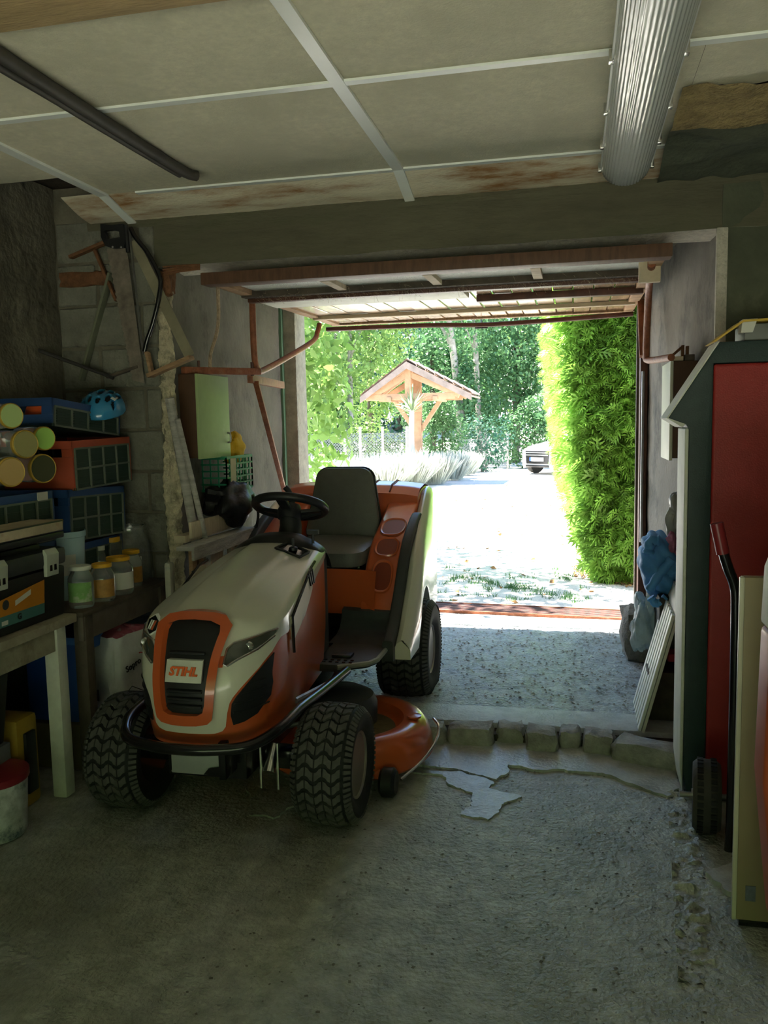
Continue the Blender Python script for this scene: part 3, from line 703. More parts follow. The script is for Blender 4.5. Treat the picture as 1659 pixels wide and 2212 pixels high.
# seat
def rrect(w0, w1, h, r, n=6):
    """rounded trapezoid outline (bottom half width w0, top half width w1)"""
    pts = []
    for cx_, cy_, a0 in ((w0-r, r, -PI/2), (w1-r, h-r, 0), (-(w1-r), h-r, PI/2), (-(w0-r), r, PI)):
        for k in range(n+1):
            a = a0+PI/2*k/n; pts.append((cx_+r*math.cos(a), cy_+r*math.sin(a)))
    return pts
def pad(outline, M, t, bulge):
    """cushion: outline with rounded faces"""
    mb = MB(); n = len(outline); cx_ = sum(p[0] for p in outline)/n; cy_ = sum(p[1] for p in outline)/n
    lv = [(1, 0)]; rings = [(.93, -t/2), (.985, -t*.42), (1., -t*.2), (1., t*.2), (.985, t*.4), (.93, t/2), (.75, t/2+bulge*.5), (.5, t/2+bulge*.85), (.25, t/2+bulge), (.02, t/2+bulge)]
    vs = []
    for sc, z in rings: vs += [M @ Vector((cx_+(x-cx_)*sc, cy_+(y-cy_)*sc, z)) for x, y in outline]
    fs = [(j*n+i, j*n+(i+1) % n, (j+1)*n+(i+1) % n, (j+1)*n+i) for j in range(len(rings)-1) for i in range(n)]
    fs += [tuple(range(n))[::-1], tuple(range((len(rings)-1)*n, len(rings)*n))]
    return mb.add(vs, fs)
MB_ = Matrix.Translation(Vector((XM+.01, 4.44, .795))) @ Matrix.Rotation(math.radians(80), 4, 'X')
seat = pad(rrect(.215, .165, .42, .07), MB_, .07, .015)
bk = seat.build('seat_back', m_seat, mower, smooth=True)
mb = MB().tube([MB_ @ Vector((x, y, -.005)) for x, y in rrect(.219, .169, .424, .07)], .006, 6, closed=True); mb.build('piping', m_black, bk, smooth=True)
def cush(u, v):
    x = (u-.5)*2; th = v*2*PI; a = abs(x)
    w = .215; ry = .23*(1-.12*a**4); rz = .065*(1-.5*a**8)+.022*a*a
    c_ = math.cos(th); s_ = math.sin(th)
    y = 3.97+ry*(abs(c_)**.6)*(1 if c_ > 0 else -1); z = .815-.0+rz*(abs(s_)**.6)*(1 if s_ > 0 else -1)+.025*(max(0, s_))*a**2*1.0-.03*(c_ < 0)*abs(c_)*max(0, -s_)
    return Vector((XM+.01+x*w, y, z))
MC_ = Matrix.Translation(Vector((XM+.01, 4.03, .765))) @ Matrix.Rotation(math.radians(4), 4, 'X')
pad(rrect(.205, .215, .45, .085), MC_, .085, .018).build('seat_cushion', m_seat, mower, smooth=True)
for sx in (): MB().add([Vector((XM+.01+sx*.214, 3.97+.2*math.cos(a), .822+.05*math.sin(a))) for a in [2*PI*k/20 for k in range(20)]], [tuple(range(20))]).build('seat_side', m_seat, mower)
MB().box((XM-.18, 4.10, .63), (XM+.19, 4.5, .735)).build('seat_base', m_black, mower, bevel=.015)
MB().box((XM-.16, 4.14, .58), (XM+.17, 4.45, .64)).build('seat_slide', m_blackp, mower, bevel=.01)
lv = at(620, 1060, Y=4.4); MB().tube(smooth_path([lv+Vector((.04, 0, -.16)), lv+Vector((.03, 0, -.08)), lv+Vector((.012, 0, -.01)), lv+Vector((-.01, 0, .02))], 5), .017, 10).build('side_lever', m_blackp, mower, smooth=True)
# tub, arms, fenders
TOPA = [(3.955, .54), (3.965, .57), (3.985, .61), (4.03, .68), (4.10, .765), (4.19, .835), (4.32, .895), (4.48, .955), (4.64, 1.02), (4.78, 1.07), (4.92, 1.085), (5.02, 1.05), (5.06, .95), (5.07, .70)]
def arm(x0, x1, dz, prof, name, m, edge=.02, zbot=.36, label=None, taper=0):
    """body strip between x0 and x1 under a side profile, with a softened top edge"""
    pr = [Vector((0, y, z)) for y, z in prof]; pr = [(p.y, p.z) for p in smooth_path(pr, 5)]
    xs_ = [(x0, -edge), (x0+edge*.35, -edge*.3), (x0+edge, 0), (x1-edge, 0), (x1-edge*.35, -edge*.3), (x1, -edge)]
    vs = []; n = len(pr); fs = []
    for x, d in xs_:
        for y, z in pr: vs.append(Vector((XM+x*(1-taper*max(0, y-4.0)), y, z+dz+d)))
    for i in range(len(xs_)-1):
        for k in range(n-1): fs.append((i*n+k, i*n+k+1, (i+1)*n+k+1, (i+1)*n+k))
    b = len(vs)
    for side in (0, len(xs_)-1):
        for k in range(n):
            y, z = pr[k]; q = math.hypot(y-4.25, 0); zz = max(zbot, .265+math.sqrt(max(0, .33**2-(y-4.25)**2))) if abs(y-4.25) < .33 else zbot
            vs.append(Vector((XM+xs_[side][0]*(1-taper*max(0, y-4.0)), y, min(zz, z+dz-edge-.01))))
    for k in range(n-1):
        fs.append((k, b+k, b+k+1, k+1)); o = (len(xs_)-1)*n; fs.append((o+k, o+k+1, b+n+k+1, b+n+k))
        fs.append((b+k, b+n+k, b+n+k+1, b+k+1))
    fs.append((0, n, 2*n, 3*n, 4*n, 5*n, b+n, b)); e = n-1; fs.append((e, b+e, b+n+e, 5*n+e, 4*n+e, 3*n+e, 2*n+e, n+e))
    return MB().add(vs, fs).build(name, m, mower, smooth=True, auto=.8, label=label)
ARM = {}
for sg in (1, -1):
    def sx(a, b): return (a, b) if sg > 0 else (-b, -a)
    ARM[sg] = arm(*sx(.225, .405), 0, TOPA, 'rear_console', m_orange, label='orange moulded console beside the seat')
    arm(*sx(.400, .452), .006, [(3.66, .45), (3.78, .51), (3.90, .61), (4.01, .725), (4.12, .825), (4.24, .895), (4.38, .95), (4.46, .96), (4.50, .92), (4.52, .8)], 'mudguard_trim', m_dgrey, .012)
    arm(*sx(.446, .525), -.004, [(3.70, .455), (3.80, .52), (3.92, .63), (4.04, .74), (4.16, .83), (4.30, .90), (4.46, .965), (4.62, 1.025), (4.78, 1.075), (4.92, 1.08), (5.02, 1.02), (5.06, .85), (5.07, .6)], 'mudguard', m_cream, .045, taper=.17)
# cup holders on the right console, shade of the wells painted as flat discs
for (y, z, w, h) in ((4.33, .885, .062, .085), (4.165, .80, .058, .065), (4.035, .675, .050, .085)):
    c0 = Vector((XM+.32, y, lerp_tab(TOPA, y)))
    sl = Vector((0, 1, (lerp_tab(TOPA, y+.05)-lerp_tab(TOPA, y-.05))/.1)).normalized(); nrm = Vector((1, 0, 0)).cross(sl)
    M_ = Matrix((Vector((1, 0, 0)), sl, nrm)).transposed().to_4x4(); M_.translation = c0+nrm*.004
    pr = MB(); n = 28
    o1 = [(w*1.12*math.copysign(abs(math.cos(a))**.75, math.cos(a)), h*1.12*math.copysign(abs(math.sin(a))**.75, math.sin(a))) for a in [2*PI*k/n for k in range(n)]]
    vs = [M_ @ Vector((x, yy, 0)) for x, yy in o1]+[M_ @ Vector((x*.94, yy*.94, .006)) for x, yy in o1]+[M_ @ Vector((x*.86, yy*.86, .004)) for x, yy in o1]+[M_ @ Vector((x*.80, yy*.80, -.0)) for x, yy in o1]
    fs = [(j*n+i, j*n+(i+1) % n, (j+1)*n+(i+1) % n, (j+1)*n+i) for j in range(3) for i in range(n)]
    hld = pr.add(vs, fs).build('cup_holder', m_orange, mower, smooth=True)
    MB().add([M_ @ Vector((x*.82, yy*.82, .0015)) for x, yy in o1], [tuple(range(n))]).build('cup_well_shade', mat('shaded_well_orange', (.20, .03, .012), .4, var=0), hld)
# orange tub front under the seat and rear body behind it
def tub(u, v):
    a = (u-.5)*2; x = .30*a; z = .50+.22*v; y = 4.02-.055*abs(a)**3+.05*(v-.5)-.02*math.sin(PI*v); return Vector((XM+x, y, z))
mb = MB().grid(tub, 24, 14); mb.build('seat_tub', m_orange, mower, smooth=True)
MB().box((XM-.30, 4.06, .34), (XM+.30, 4.95, .60)).build('rear_chassis', m_blackp, mower, bevel=.02)
def rb(u, v):
    a = (u-.5)*2; x = .40*a; pts = [(4.57, .80), (4.59, .98), (4.62, 1.06), (4.70, 1.10), (4.84, 1.115), (4.95, 1.10), (5.03, 1.04), (5.07, .90), (5.08, .62)]
    t = v*(len(pts)-1); i = min(int(t), len(pts)-2); f_ = t-i; y = pts[i][0]+(pts[i+1][0]-pts[i][0])*f_; z = pts[i][1]+(pts[i+1][1]-pts[i][1])*f_
    return Vector((XM+x, y, z-.02*a**4))
MB().grid(rb, 24, 48).build('rear_cover', m_orange, mower, smooth=True)
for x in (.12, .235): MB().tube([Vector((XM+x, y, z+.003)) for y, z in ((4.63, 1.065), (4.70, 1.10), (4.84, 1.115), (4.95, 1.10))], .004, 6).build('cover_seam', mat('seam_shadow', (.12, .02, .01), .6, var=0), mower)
# foot boards
FZ = .425
for sg in (1, -1):
    pl = [(.15, 3.36), (.265, 3.36), (.385, 3.44), (.41, 3.50), (.415, 3.82), (.15, 3.88)]
    mb = MB().prism([(sg*x, y) for x, y in pl], lambda p, t: Vector((XM+p[0], p[1], FZ-.035+.035*t)))
    fb = mb.build('foot_board', m_dgrey, mower, bevel=.010)
    FW_ = [(3.70, .425), (3.84, .432), (3.90, .45), (3.935, .49), (3.95, .53), (4.05, .55)]
    def fwl(u, v, sg=sg):
        t = v*(len(FW_)-1); i = min(int(t), len(FW_)-2); q = t-i
        return Vector((XM+sg*(.13+.31*u), FW_[i][0]+(FW_[i+1][0]-FW_[i][0])*q-.03*(1-abs(2*u-1))*v, FW_[i][1]+(FW_[i+1][1]-FW_[i][1])*q))
    MB().grid(fwl, 10, 20).build('foot_well', m_dgrey, fb, smooth=True)
    mb = MB()
    for i in range(5):
        for j in range(2): mb.box((XM+sg*(.20+.03*i)-.007, 3.39+.03*j, FZ), (XM+sg*(.20+.03*i)+.007, 3.40+.03*j, FZ+.003))
    mb.build('tread_marks', m_black, fb)
    MB().box((XM+sg*.26-.045, 3.46, FZ), (XM+sg*.26+.045, 3.52, FZ+.014)).build('pedal', m_blackp, fb, bevel=.006)
    MB().tube([Vector((XM+sg*x, y, FZ-.012)) for x, y in ((.27, 3.36), (.39, 3.44), (.414, 3.5), (.418, 3.92))], .012, 8).build('board_edge', mat('olive_edge', (.25, .26, .20), .35, var=.1), fb, smooth=True)
# front bumper tube
bp = [(-.33, 3.30, .42), (-.315, 3.05, .425), (-.30, 2.78, .435), (-.285, 2.60, .425), (-.22, 2.48, .405), (-.10, 2.435, .40), (.0, 2.425, .40), (.10, 2.435, .40), (.22, 2.48, .405), (.285, 2.60, .425), (.30, 2.78, .435), (.315, 3.05, .425), (.33, 3.30, .42)]
bp = [(x, y, z if y < 2.7 else z-.0) for x, y, z in bp]
MB().tube(smooth_path([Vector((XM+x, y, z)) for x, y, z in bp], 6), .019, 12).build('front_bumper', m_black, mower, smooth=True)
MB().box((XM-.105, 2.56, .255), (XM+.10, 2.575, .375)).build('front_plate', m_zinc, mower, bevel=.004)
MB().box((XM+.10, 2.50, .27), (XM+.125, 2.60, .40)).build('bracket', m_black, mower, bevel=.004)
mb = MB().add([Vector((XM+.02, 2.55, .262)), Vector((XM+.04, 2.55, .285)), Vector((XM+.08, 2.55, .292)), Vector((XM+.10, 2.55, .285)), Vector((XM+.10, 2.55, .258))], [(0, 1, 2, 3, 4)]); mb.build('plate_cutout', m_black, mower)
MB().box((XM-.15, 2.62, .22), (XM+.15, 4.4, .42)).build('chassis', m_black, mower, bevel=.01)
MB().box((XM-.33, 2.80, .19), (XM+.33, 2.88, .26)).build('front_axle', m_black, mower, bevel=.01)
MB().tube([Vector((XM-.3, 4.25, .265)), Vector((XM+.3, 4.25, .265))], .03, 10).build('rear_axle', m_black, mower)
MB().tube([Vector((XM+.17, 2.70, .16)), Vector((XM+.17, 2.70, .33))], .006, 8).tube([Vector((XM+.235, 2.70, .16)), Vector((XM+.235, 2.70, .33))], .006, 8).tube([Vector((XM+.20, 2.70, .22)), Vector((XM+.20, 2.76, .30))], .022, 10).build('linkage', m_chrome, mower, smooth=True)
MB().tube([Vector((XM+.02, 2.98, .23)), Vector((XM+.34, 3.02, .33))], .009, 8).tube([Vector((XM+.22, 2.95, .40)), Vector((XM+.30, 3.35, .38))], .012, 8).build('steering_rod', m_steel, mower, smooth=True)
# wheels: tyre with blocky tread, rim, hub
def wheel(cx_, cy_, R, w, rr, out, name):
    M_ = Matrix.Translation(Vector((cx_, cy_, R))) @ Matrix.Rotation(PI/2*out, 4, 'Y')     # +z of the lathe points outwards
    h = w/2
    prof = [(rr*.98, -h*.72), (rr, -h*.82), (rr+.03*R/.21, -h*.97), (R*.83, -h), (R*.925, -h*.90), (R*.965, -h*.72), (R*.98, -h*.35), (R*.982, 0), (R*.98, h*.35), (R*.965, h*.72), (R*.925, h*.90), (R*.83, h), (rr+.03*R/.21, h*.97), (rr, h*.82), (rr*.98, h*.72)]
    ty = MB().lathe(prof, 64, M_).build('tyre', m_rubber, mower, smooth=True)
    # wavy tread blocks
    rows = 5; N_ = int(2*PI*R/.043); vs = []; fs = []
    for k in range(N_):
        for r in range(rows):
            a = 2*PI*k/N_; da = 2*PI/N_; z0 = -h*.74+(r)*(h*1.48/rows)+.003; z1 = z0+h*1.48/rows-.005; zm = (z0+z1)/2
            b = len(vs)
            for z, sh in ((z0, 0. if r % 2 else .42), (zm-.004, .10 if r % 2 else .32), (zm+.004, .32 if r % 2 else .10), (z1, .42 if r % 2 else 0.)):
                for t in (-.27, .37):
                    aa = a+da*(t+sh); edge = (abs(z)/h); rad = R*(.982-.03*max(0, edge-.45)/.3)
                    vs.append(Vector(((rad-.004)*math.cos(aa), (rad-.004)*math.sin(aa), z))); vs.append(Vector(((rad+.009)*math.cos(aa), (rad+.009)*math.sin(aa), z)))
            for s_ in range(3):
                o = b+s_*4; fs += [(o+1, o+5, o+7, o+3), (o, o+4, o+5, o+1), (o+2, o+3, o+7, o+6)]
            fs += [(b, b+1, b+3, b+2), (b+12, b+14, b+15, b+13)]
    for k in range(N_*2):       # shoulder ribs
        for sd in (-1, 1):
            a = PI*(k)/N_; b = len(vs)
            for rad, z in ((R*.955, h*.80), (R*.86, h*.985)):
                for t in (-.3, .3):
                    aa = a+t*PI/N_
                    vs.append(Vector((rad*math.cos(aa), rad*math.sin(aa), sd*z))); vs.append(Vector(((rad+.005)*math.cos(aa), (rad+.005)*math.sin(aa), sd*(z+.004))))
            fs += [(b+1, b+3, b+7, b+5), (b, b+1, b+5, b+4), (b+2, b+6, b+7, b+3), (b+4, b+5, b+7, b+6), (b, b+2, b+3, b+1)]
    MB().add([M_ @ p for p in vs], fs).build('tread', m_tread, ty, kind='stuff')
    rim = MB().lathe([(rr*1.04, h*.80), (rr*1.02, h*.86), (rr*.95, h*.82), (rr*.90, h*.66), (rr*.86, h*.30), (rr*.72, h*.14), (rr*.55, h*.20), (rr*.35, h*.10), (rr*.30, h*.34), (0, h*.36)], 40, M_).build('rim', m_rim, mower, smooth=True)
    MB().lathe([(rr*1.04, -h*.80), (rr*.9, -h*.7), (rr*.8, -h*.3), (rr*.3, -h*.25), (0, -h*.25)], 32, M_).build('rim_back', m_black, rim, smooth=True)
    MB().lathe([(.028, h*.30), (.026, h*.48), (.018, h*.56), (0, h*.56)], 20, M_).build('hub_cap', m_blackp, rim, smooth=True)
    return ty
for sg in (1, -1):
    wheel(XM+sg*.405, 2.84, .213, .215, .118, sg, 'front')
    wheel(XM+sg*.415, 4.25, .265, .265, .125, sg, 'rear')
# cutting deck
for sg in (1, -1):
    DC = Vector((XM+sg*.315, 3.36, 0))
    prof = [(.358, .060), (.366, .070), (.362, .11), (.346, .165), (.320, .195), (.28, .203), (.24, .195), (.222, .165), (.20, .150)]
    mb = MB().lathe(prof, 48, Matrix.Translation(DC)); dk = mb.build('cutting_deck', m_orange, mower, smooth=True)
    MB().lathe([(.205, .152), (.12, .150), (.02, .150)], 30, Matrix.Translation(DC)).build('deck_top', mat('grassy_grime', (.10, .08, .035), .9, var=.4, scale=30), dk, smooth=True)
    MB().lathe([(.165, .152), (.167, .235), (.15, .27), (.10, .295), (.0, .30)], 28, Matrix.Translation(DC+Vector((-sg*.06, .08, 0)))).build('belt_cover', m_dgrey, dk, smooth=True, auto=.6)
    MB().tube(smooth_path([DC+Vector((sg*.28, -.25, .045)), DC+Vector((sg*.345, -.13, .08)), DC+Vector((sg*.385, -.02, .125)), DC+Vector((sg*.385, .05, .16)), DC+Vector((sg*.355, .10, .175))], 5), .006, 8).build('chute_wire', m_chrome, dk, smooth=True)
    MB().lathe([(0, .21), (.03, .213), (.032, .222), (.0, .226)], 16, Matrix.Translation(DC+Vector((sg*.285, .02, -.008)))).build('deck_cap', m_orange, dk, smooth=True)
    mb = MB().lathe([(.0, -.030), (.045, -.032), (.058, -.02), (.058, .02), (.045, .032), (0, .03)], 20, Matrix.Translation(DC+Vector((sg*.245, -.32, .062))) @ Matrix.Rotation(PI/2, 4, 'Y')); mb.build('gauge_wheel', m_blackp, dk, smooth=True, auto=.6)
    MB().bar(DC+Vector((sg*.20, -.32, .07)), DC+Vector((sg*.19, -.25, .15)), .02, .012).build('wheel_bracket', m_orange, dk)
    MB().bar(DC+Vector((-sg*.10, .05, .30)), DC+Vector((-sg*.06, .12, .40)), .03, .012, (1, 0, 0)).build('deck_hanger', m_rustdk, dk)
MB().box((XM-.32, 3.10, .13), (XM+.32, 3.62, .20)).build('deck_bridge', m_orange, mower, bevel=.02)
# ================================================================== OUTSIDE
def gz(y): return .06-.010*max(0, y-6.0) if y < 27 else .06-.010*21
def gnd(u, v):
    y = 5.86+(70-5.86)*v**2.2; x = (u-.5)*(14+y*1.6); n = noise.noise(Vector((x*.4, y*.4, 0)))
    return Vector((x, y, gz(y)-.003+.02*n*min(1, max(0, y-5.9)/5)+.004*noise.noise(Vector((x*7, y*7, 2)))+(max(0, y-34)*.22)))
ground = struct(MB().grid(gnd, 120, 120), 'ground_drive', m_gravel, smooth=True)
m_bounce = mat('bounce_ground', (.48, .49, .38), .9, var=.35, scale=6, bump=1, bscale=40)
struct(MB().grid(lambda u, v: Vector(((u-.5)*40, YB-.2-30*v, -.03)), 4, 4), 'ground_bounce', m_bounce)  # added ground behind the viewer, coloured to bounce fill light into the garage
struct(MB().box((-14, -9.0, -.05), (14, -8.0, 4.5)), 'wall_skyblock', mat('skyblock_green', (.10, .16, .05), .9, var=.4, scale=3, bump=1.5, bscale=12))  # unseen block added behind the viewer to cut the low sky light
m_leafL = mat('leaf_bright', (.17, .29, .07), .45, var=.35, scale=1.5, transl=.45)
m_leafM = mat('leaf_mid', (.085, .19, .07), .45, var=.4, scale=1.2, transl=.4)
m_leafD = mat('leaf_dark', (.045, .13, .075), .5, var=.4, scale=1.0, transl=.3)
m_thuja = mat('thuja_green', (.19, .37, .055), .42, var=.4, scale=2.2, transl=.42)
m_bark = mat('pale_bark', (.33, .30, .25), .9, var=.35, scale=8, bump=1.5, bscale=20)
m_barkd = mat('dark_bark', (.12, .10, .075), .9, var=.35, scale=8, bump=1.5, bscale=20)
m_lav = mat('lavender_grey', (.50, .52, .45), .8, var=.25, scale=3, transl=.3)

def leaf_cloud(P, Nrm, L, W, fold=.15):
    """one quad leaf at every point P with roughly the normal Nrm"""
    n = len(P); d = RNG.normal(size=(n, 3)); d -= Nrm*np.sum(d*Nrm, 1, keepdims=True); d /= np.linalg.norm(d, axis=1, keepdims=True)+1e-9
    s = np.cross(Nrm, d); L = L[:, None]; W = W[:, None]
    a = P; b = P+d*L*.45+s*W*.5+Nrm*L*fold*.3; c = P+d*L-Nrm*L*fold; e = P+d*L*.45-s*W*.5+Nrm*L*fold*.3
    return np.stack([a, b, c, e], 1).reshape(-1, 3)
def blob(c, r, n, leaf, up=.35, shell=.55):
    d = RNG.normal(size=(n, 3)); d /= np.linalg.norm(d, axis=1, keepdims=True)
    rad = (shell+(1-shell)*RNG.random((n, 1)))*(1+.18*np.sin(d[:, :1]*7+c[0])*np.cos(d[:, 2:]*6+c[1]))
    P = np.array(c)+d*rad*np.array(r)
    N_ = d+RNG.normal(size=(n, 3))*.55+np.array((0, 0, up)); N_ /= np.linalg.norm(N_, axis=1, keepdims=True)
    L = leaf*RNG.uniform(.6, 1.3, n); return leaf_cloud(P, N_, L, L*.55)
def tree(name, label, base, height, blobs, leaf, m, trunk_r=.14, bark=m_bark, group='trees beyond the fence', lean=(0, 0), trunks=1, n=1500, cat='tree'):
    b = Vector(base); t = thing(name, label, cat, b, group=group)
    for k in range(trunks):
        o = Vector((k*.9*trunk_r*4, 0, 0))
        pts = [b+o, b+o+Vector((lean[0]*.3, lean[1]*.3, height*.35)), b+o+Vector((lean[0]*.75, lean[1]*.7, height*.7)), b+o+Vector((lean[0], lean[1], height))]
        MB().tube(smooth_path(pts, 4), [trunk_r*(1-.06*i) for i in range(13)], 9).build('trunk', bark, t, smooth=True)
        for q in range(4):
            p = pts[1].lerp(pts[3], .2+.22*q); e = p+Vector((RNG.uniform(-1, 1)*height*.22, RNG.uniform(-.5, .5), height*.16))
            MB().tube([p, p.lerp(e, .5)+Vector((0, 0, .1)), e], [trunk_r*.4, trunk_r*.28, trunk_r*.1], 6).build('branch', bark, t, smooth=True)
    Q = [blob((b.x+c[0], b.y+c[1], b.z+c[2]), r, int(n*w), leaf) for c, r, w in blobs]
    raw('foliage', np.concatenate(Q), 4, m, t, kind='stuff')
    return t
def P2(px, py, Y): return at(px, py, Y=Y)
def gp(px, Y): p = at(px, 908, Y=Y); return Vector((p.x, Y, gz(Y)))
# far wooded slope
def hill(u, v):
    x = (u-.5)*150; y = 58+26*v; return Vector((x, y, 4+7*v+1.5*noise.noise(Vector((x*.08, y*.1, 0)))))
hl_ = struct(MB().grid(hill, 60, 14), 'ground_hillside', mat('forest_floor', (.03, .07, .035), .9, var=.5, scale=.6), smooth=True)
n = 9000; u = RNG.random(n); v = RNG.random(n); x = (u-.5)*110; y = 55+28*v
Pp = np.stack([x, y, 3+7*v+RNG.random(n)*3], 1); Nn = RNG.normal(size=(n, 3))*.5+np.array((0, -.6, .6)); Nn /= np.linalg.norm(Nn, axis=1, keepdims=True)
LL = RNG.uniform(.5, 1.1, n); raw('forest_leaves', leaf_cloud(Pp, Nn, LL, LL*.6), 4, m_leafD, hl_, kind='stuff')
# trees, left to right
TR = [
 ('dark_tree', 'dark blue-green trees filling the gap above the small wooden roof', 860, 40, 8, [((0, 0, 4.2), (4.5, 2, 3.6), 1.2), ((3, 1, 3.2), (3, 2, 2.8), .7), ((-3.5, 0, 4.0), (3, 2, 3.4), .8)], .34, m_leafD, .2, m_barkd, (0, 0), 1, 2600),
 ('birch_tree', 'pale twin-trunked tree behind the mesh fence left of the small roof', 728, 28, 8, [((0, 0, 4.6), (2.4, 1.5, 2.6), 1), ((-1.4, .3, 3.2), (1.6, 1.2, 1.4), .5), ((1.5, 0, 5.5), (1.8, 1.2, 2.2), .6)], .2, m_leafL, .13, m_bark, (.1, 0), 2, 2000),
 ('bushy_tree', 'light green bushy tree at the left edge of the view behind the fence', 655, 27, 6, [((0, 0, 3.0), (1.5, 1.4, 2.6), 1), ((.3, 0, 1.4), (1.5, 1.2, 1.2), .6)], .19, m_leafL, .12, m_barkd, (0, 0), 1, 2000),
 ('ivy_tree', 'tall leaning tree trunk with ivy right of the small roof', 1003, 30, 8.5, [((-.5, .4, 5.4), (1.8, 1.2, 1.8), .6), ((.05, 0, 2.6), (.5, .4, 1.6), .5)], .17, m_leafM, .19, m_bark, (-.8, 0), 1, 1700),
 ('forked_tree', 'slim pale tree trunk standing between the ivy trunk and the hedge', 1036, 31, 8.5, [((1.2, .6, 5.0), (1.9, 1.2, 2.4), 1), ((.2, .2, 2.4), (.55, .5, 1.7), .35)], .17, m_leafM, .14, m_bark, (-.25, 0), 1, 1900),
 ('round_tree', 'full leafy tree rising behind the white car', 1115, 33, 8, [((0, 0, 5.0), (2.2, 1.6, 2.6), 1), ((-1.2, 0, 2.4), (2.2, 1.4, 1.9), .9), ((1.6, 0, 3.2), (1.8, 1.4, 2.6), .8)], .2, m_leafM, .18, m_barkd, (0, 0), 1, 2300),
 ('round_tree', 'leafy tree half hidden behind the top of the hedge', 1235, 36, 8, [((0, 0, 4.2), (3.2, 1.8, 3.6), 1.3)], .24, m_leafL, .18, m_barkd, (0, 0), 1, 2000),
 ('maple_tree', 'mid green tree behind the small wooden roof', 935, 34, 7, [((0, 0, 3.2), (2.4, 1.6, 2.0), 1), ((.6, 0, 5.0), (1.5, 1.2, 1.6), .6)], .2, m_leafM, .15, m_barkd, (0, 0), 1, 2000),
 ('lime_tree', 'yellow-green tree between the twin trunks and the small roof', 800, 32, 7, [((0, 0, 3.4), (1.9, 1.4, 2.2), 1)], .19, m_leafL, .14, m_barkd, (0, 0), 1, 1700),
]
for nm, lb, px, Y, h, bl, lf, m, tr_, bk, ln, tk, nn in TR:
    tree(nm, lb, gp(px, Y), h, bl, lf, m, tr_, bk, lean=ln, trunks=tk, n=int(nn*1.5))
# near tree at the left whose boughs hang over the drive
tn = tree('sumac_tree', 'tree with long drooping leaflets hanging beside the concrete door post', (-5.2, 9.6, .05), 5.2, [((1.2, 0, 4.6), (1.9, 1.6, 1.1), .8), ((2.5, -1.7, 5.0), (1.25, 1.25, .6), 1.5), ((2.35, -.6, 2.5), (.38, .6, 1.3), .55), ((2.2, .2, 1.5), (.4, .5, .9), .25)], .15, m_leafL, .15, m_barkd, group=None, n=1500)
# shrubs
SH = [('shrub', 'sunlit yellow-green shrub behind the fence left of the small roof', 790, 26, 1.0, [((0, 0, 1.0), (.85, .6, .75), 1)], .13, m_leafL, 1300),
      ('shrub', 'low green shrub at the foot of the twin pale trunks', 690, 26.5, .8, [((0, 0, .9), (.9, .6, .8), 1)], .13, m_leafM, 1200),
      ('shrub', 'ivy-covered bush leaning on the wooden post', 955, 23.5, 1.6, [((0, 0, 1.1), (.75, .5, 1.1), 1), ((-.1, 0, 1.9), (.5, .4, .6), .4)], .10, m_leafM, 2400),
      ('shrub', 'sunlit round shrub left of the white car', 1135, 29, 1.5, [((0, 0, 1.1), (1.0, .7, 1.15), 1), ((.7, .3, 1.9), (.8, .6, .8), .6)], .13, m_leafM, 2300),
      ('shrub', 'low dark shrub behind the fence between the post and the drive', 1040, 27, 1.0, [((0, 0, .9), (1.1, .6, 1.0), 1)], .12, m_leafD, 1500),
      ('shrub', 'small shrub behind the fence beside the yucca', 860, 26.5, .8, [((0, 0, .7), (.8, .5, .6), 1)], .12, m_leafL, 1000)]
for nm, lb, px, Y, h, bl, lf, m, nn in SH:
    tree(nm, lb, gp(px, Y), h, bl, lf, m, .04, m_barkd, group='shrubs by the drive', n=nn, cat='shrub')
# ------------------------------------------------ thuja hedge
hedge = thing('thuja_hedge', 'tall clipped thuja hedge right of the gravel drive', 'hedge', (.6, 9, .03))
def hx(y, z): return .20-(y-7.6)*.046-.10*min(z, 2.6)+.10*math.sin(min(1, z/.5)*PI/2)*-1+.10
HN, HF, HT = 7.35, 18.0, 4.2
def hcore(u, v):
    z = .1+HT*v
    if u < .5: y = HF+(HN+.15-HF)*(u/.5); p = Vector((hx(y, z)+.28, y, z))
    else: t = (u-.5)/.5; p = Vector((hx(HN, z)+.28+1.9*t, HN+.28, z))
    return p+noise.noise_vector(p*2.5)*.06
MB().grid(hcore, 40, 24).build('light_block_core', mat('hedge_core_dark', (.035, .05, .018), .95, var=.5, scale=8), hedge, smooth=True)  # added dark core, blocks light that would pass through the foliage
def sprays(P, N_, size):
    """flat fans of scale foliage: seven pointed leaflets each"""
    n = len(P); d = np.tile(np.array((0, 0, -.25)), (n, 1))+N_*.55+RNG.normal(size=(n, 3))*.42; d /= np.linalg.norm(d, axis=1, keepdims=True)
    r = RNG.normal(size=(n, 3)); s = np.cross(d, r); s /= np.linalg.norm(s, axis=1, keepdims=True); out = []
    S_ = size[:, None]
    for (t0, ang, ln) in ((0, 0, 1.), (.12, .75, .55), (.12, -.75, .55), (.35, .68, .5), (.35, -.68, .5), (.58, .6, .38), (.58, -.6, .38)):
        dd = d*math.cos(ang)+s*math.sin(ang); w = np.cross(np.cross(d, s), dd)
        a = P+d*S_*t0; tip = a+dd*S_*ln+np.array((0, 0, -.05))*S_; m1 = a+dd*S_*ln*.5
        out.append(np.stack([a, m1+w*S_*.05, tip, m1-w*S_*.05], 1))
    return np.concatenate(out).reshape(-1, 3)
n1 = 9000; y = HN+(HF-HN)*RNG.random(n1)**1.7; z = .05+3.3*RNG.random(n1)
x = np.array([hx(a, b) for a, b in zip(y, z)])+RNG.normal(0, .05, n1)+.06
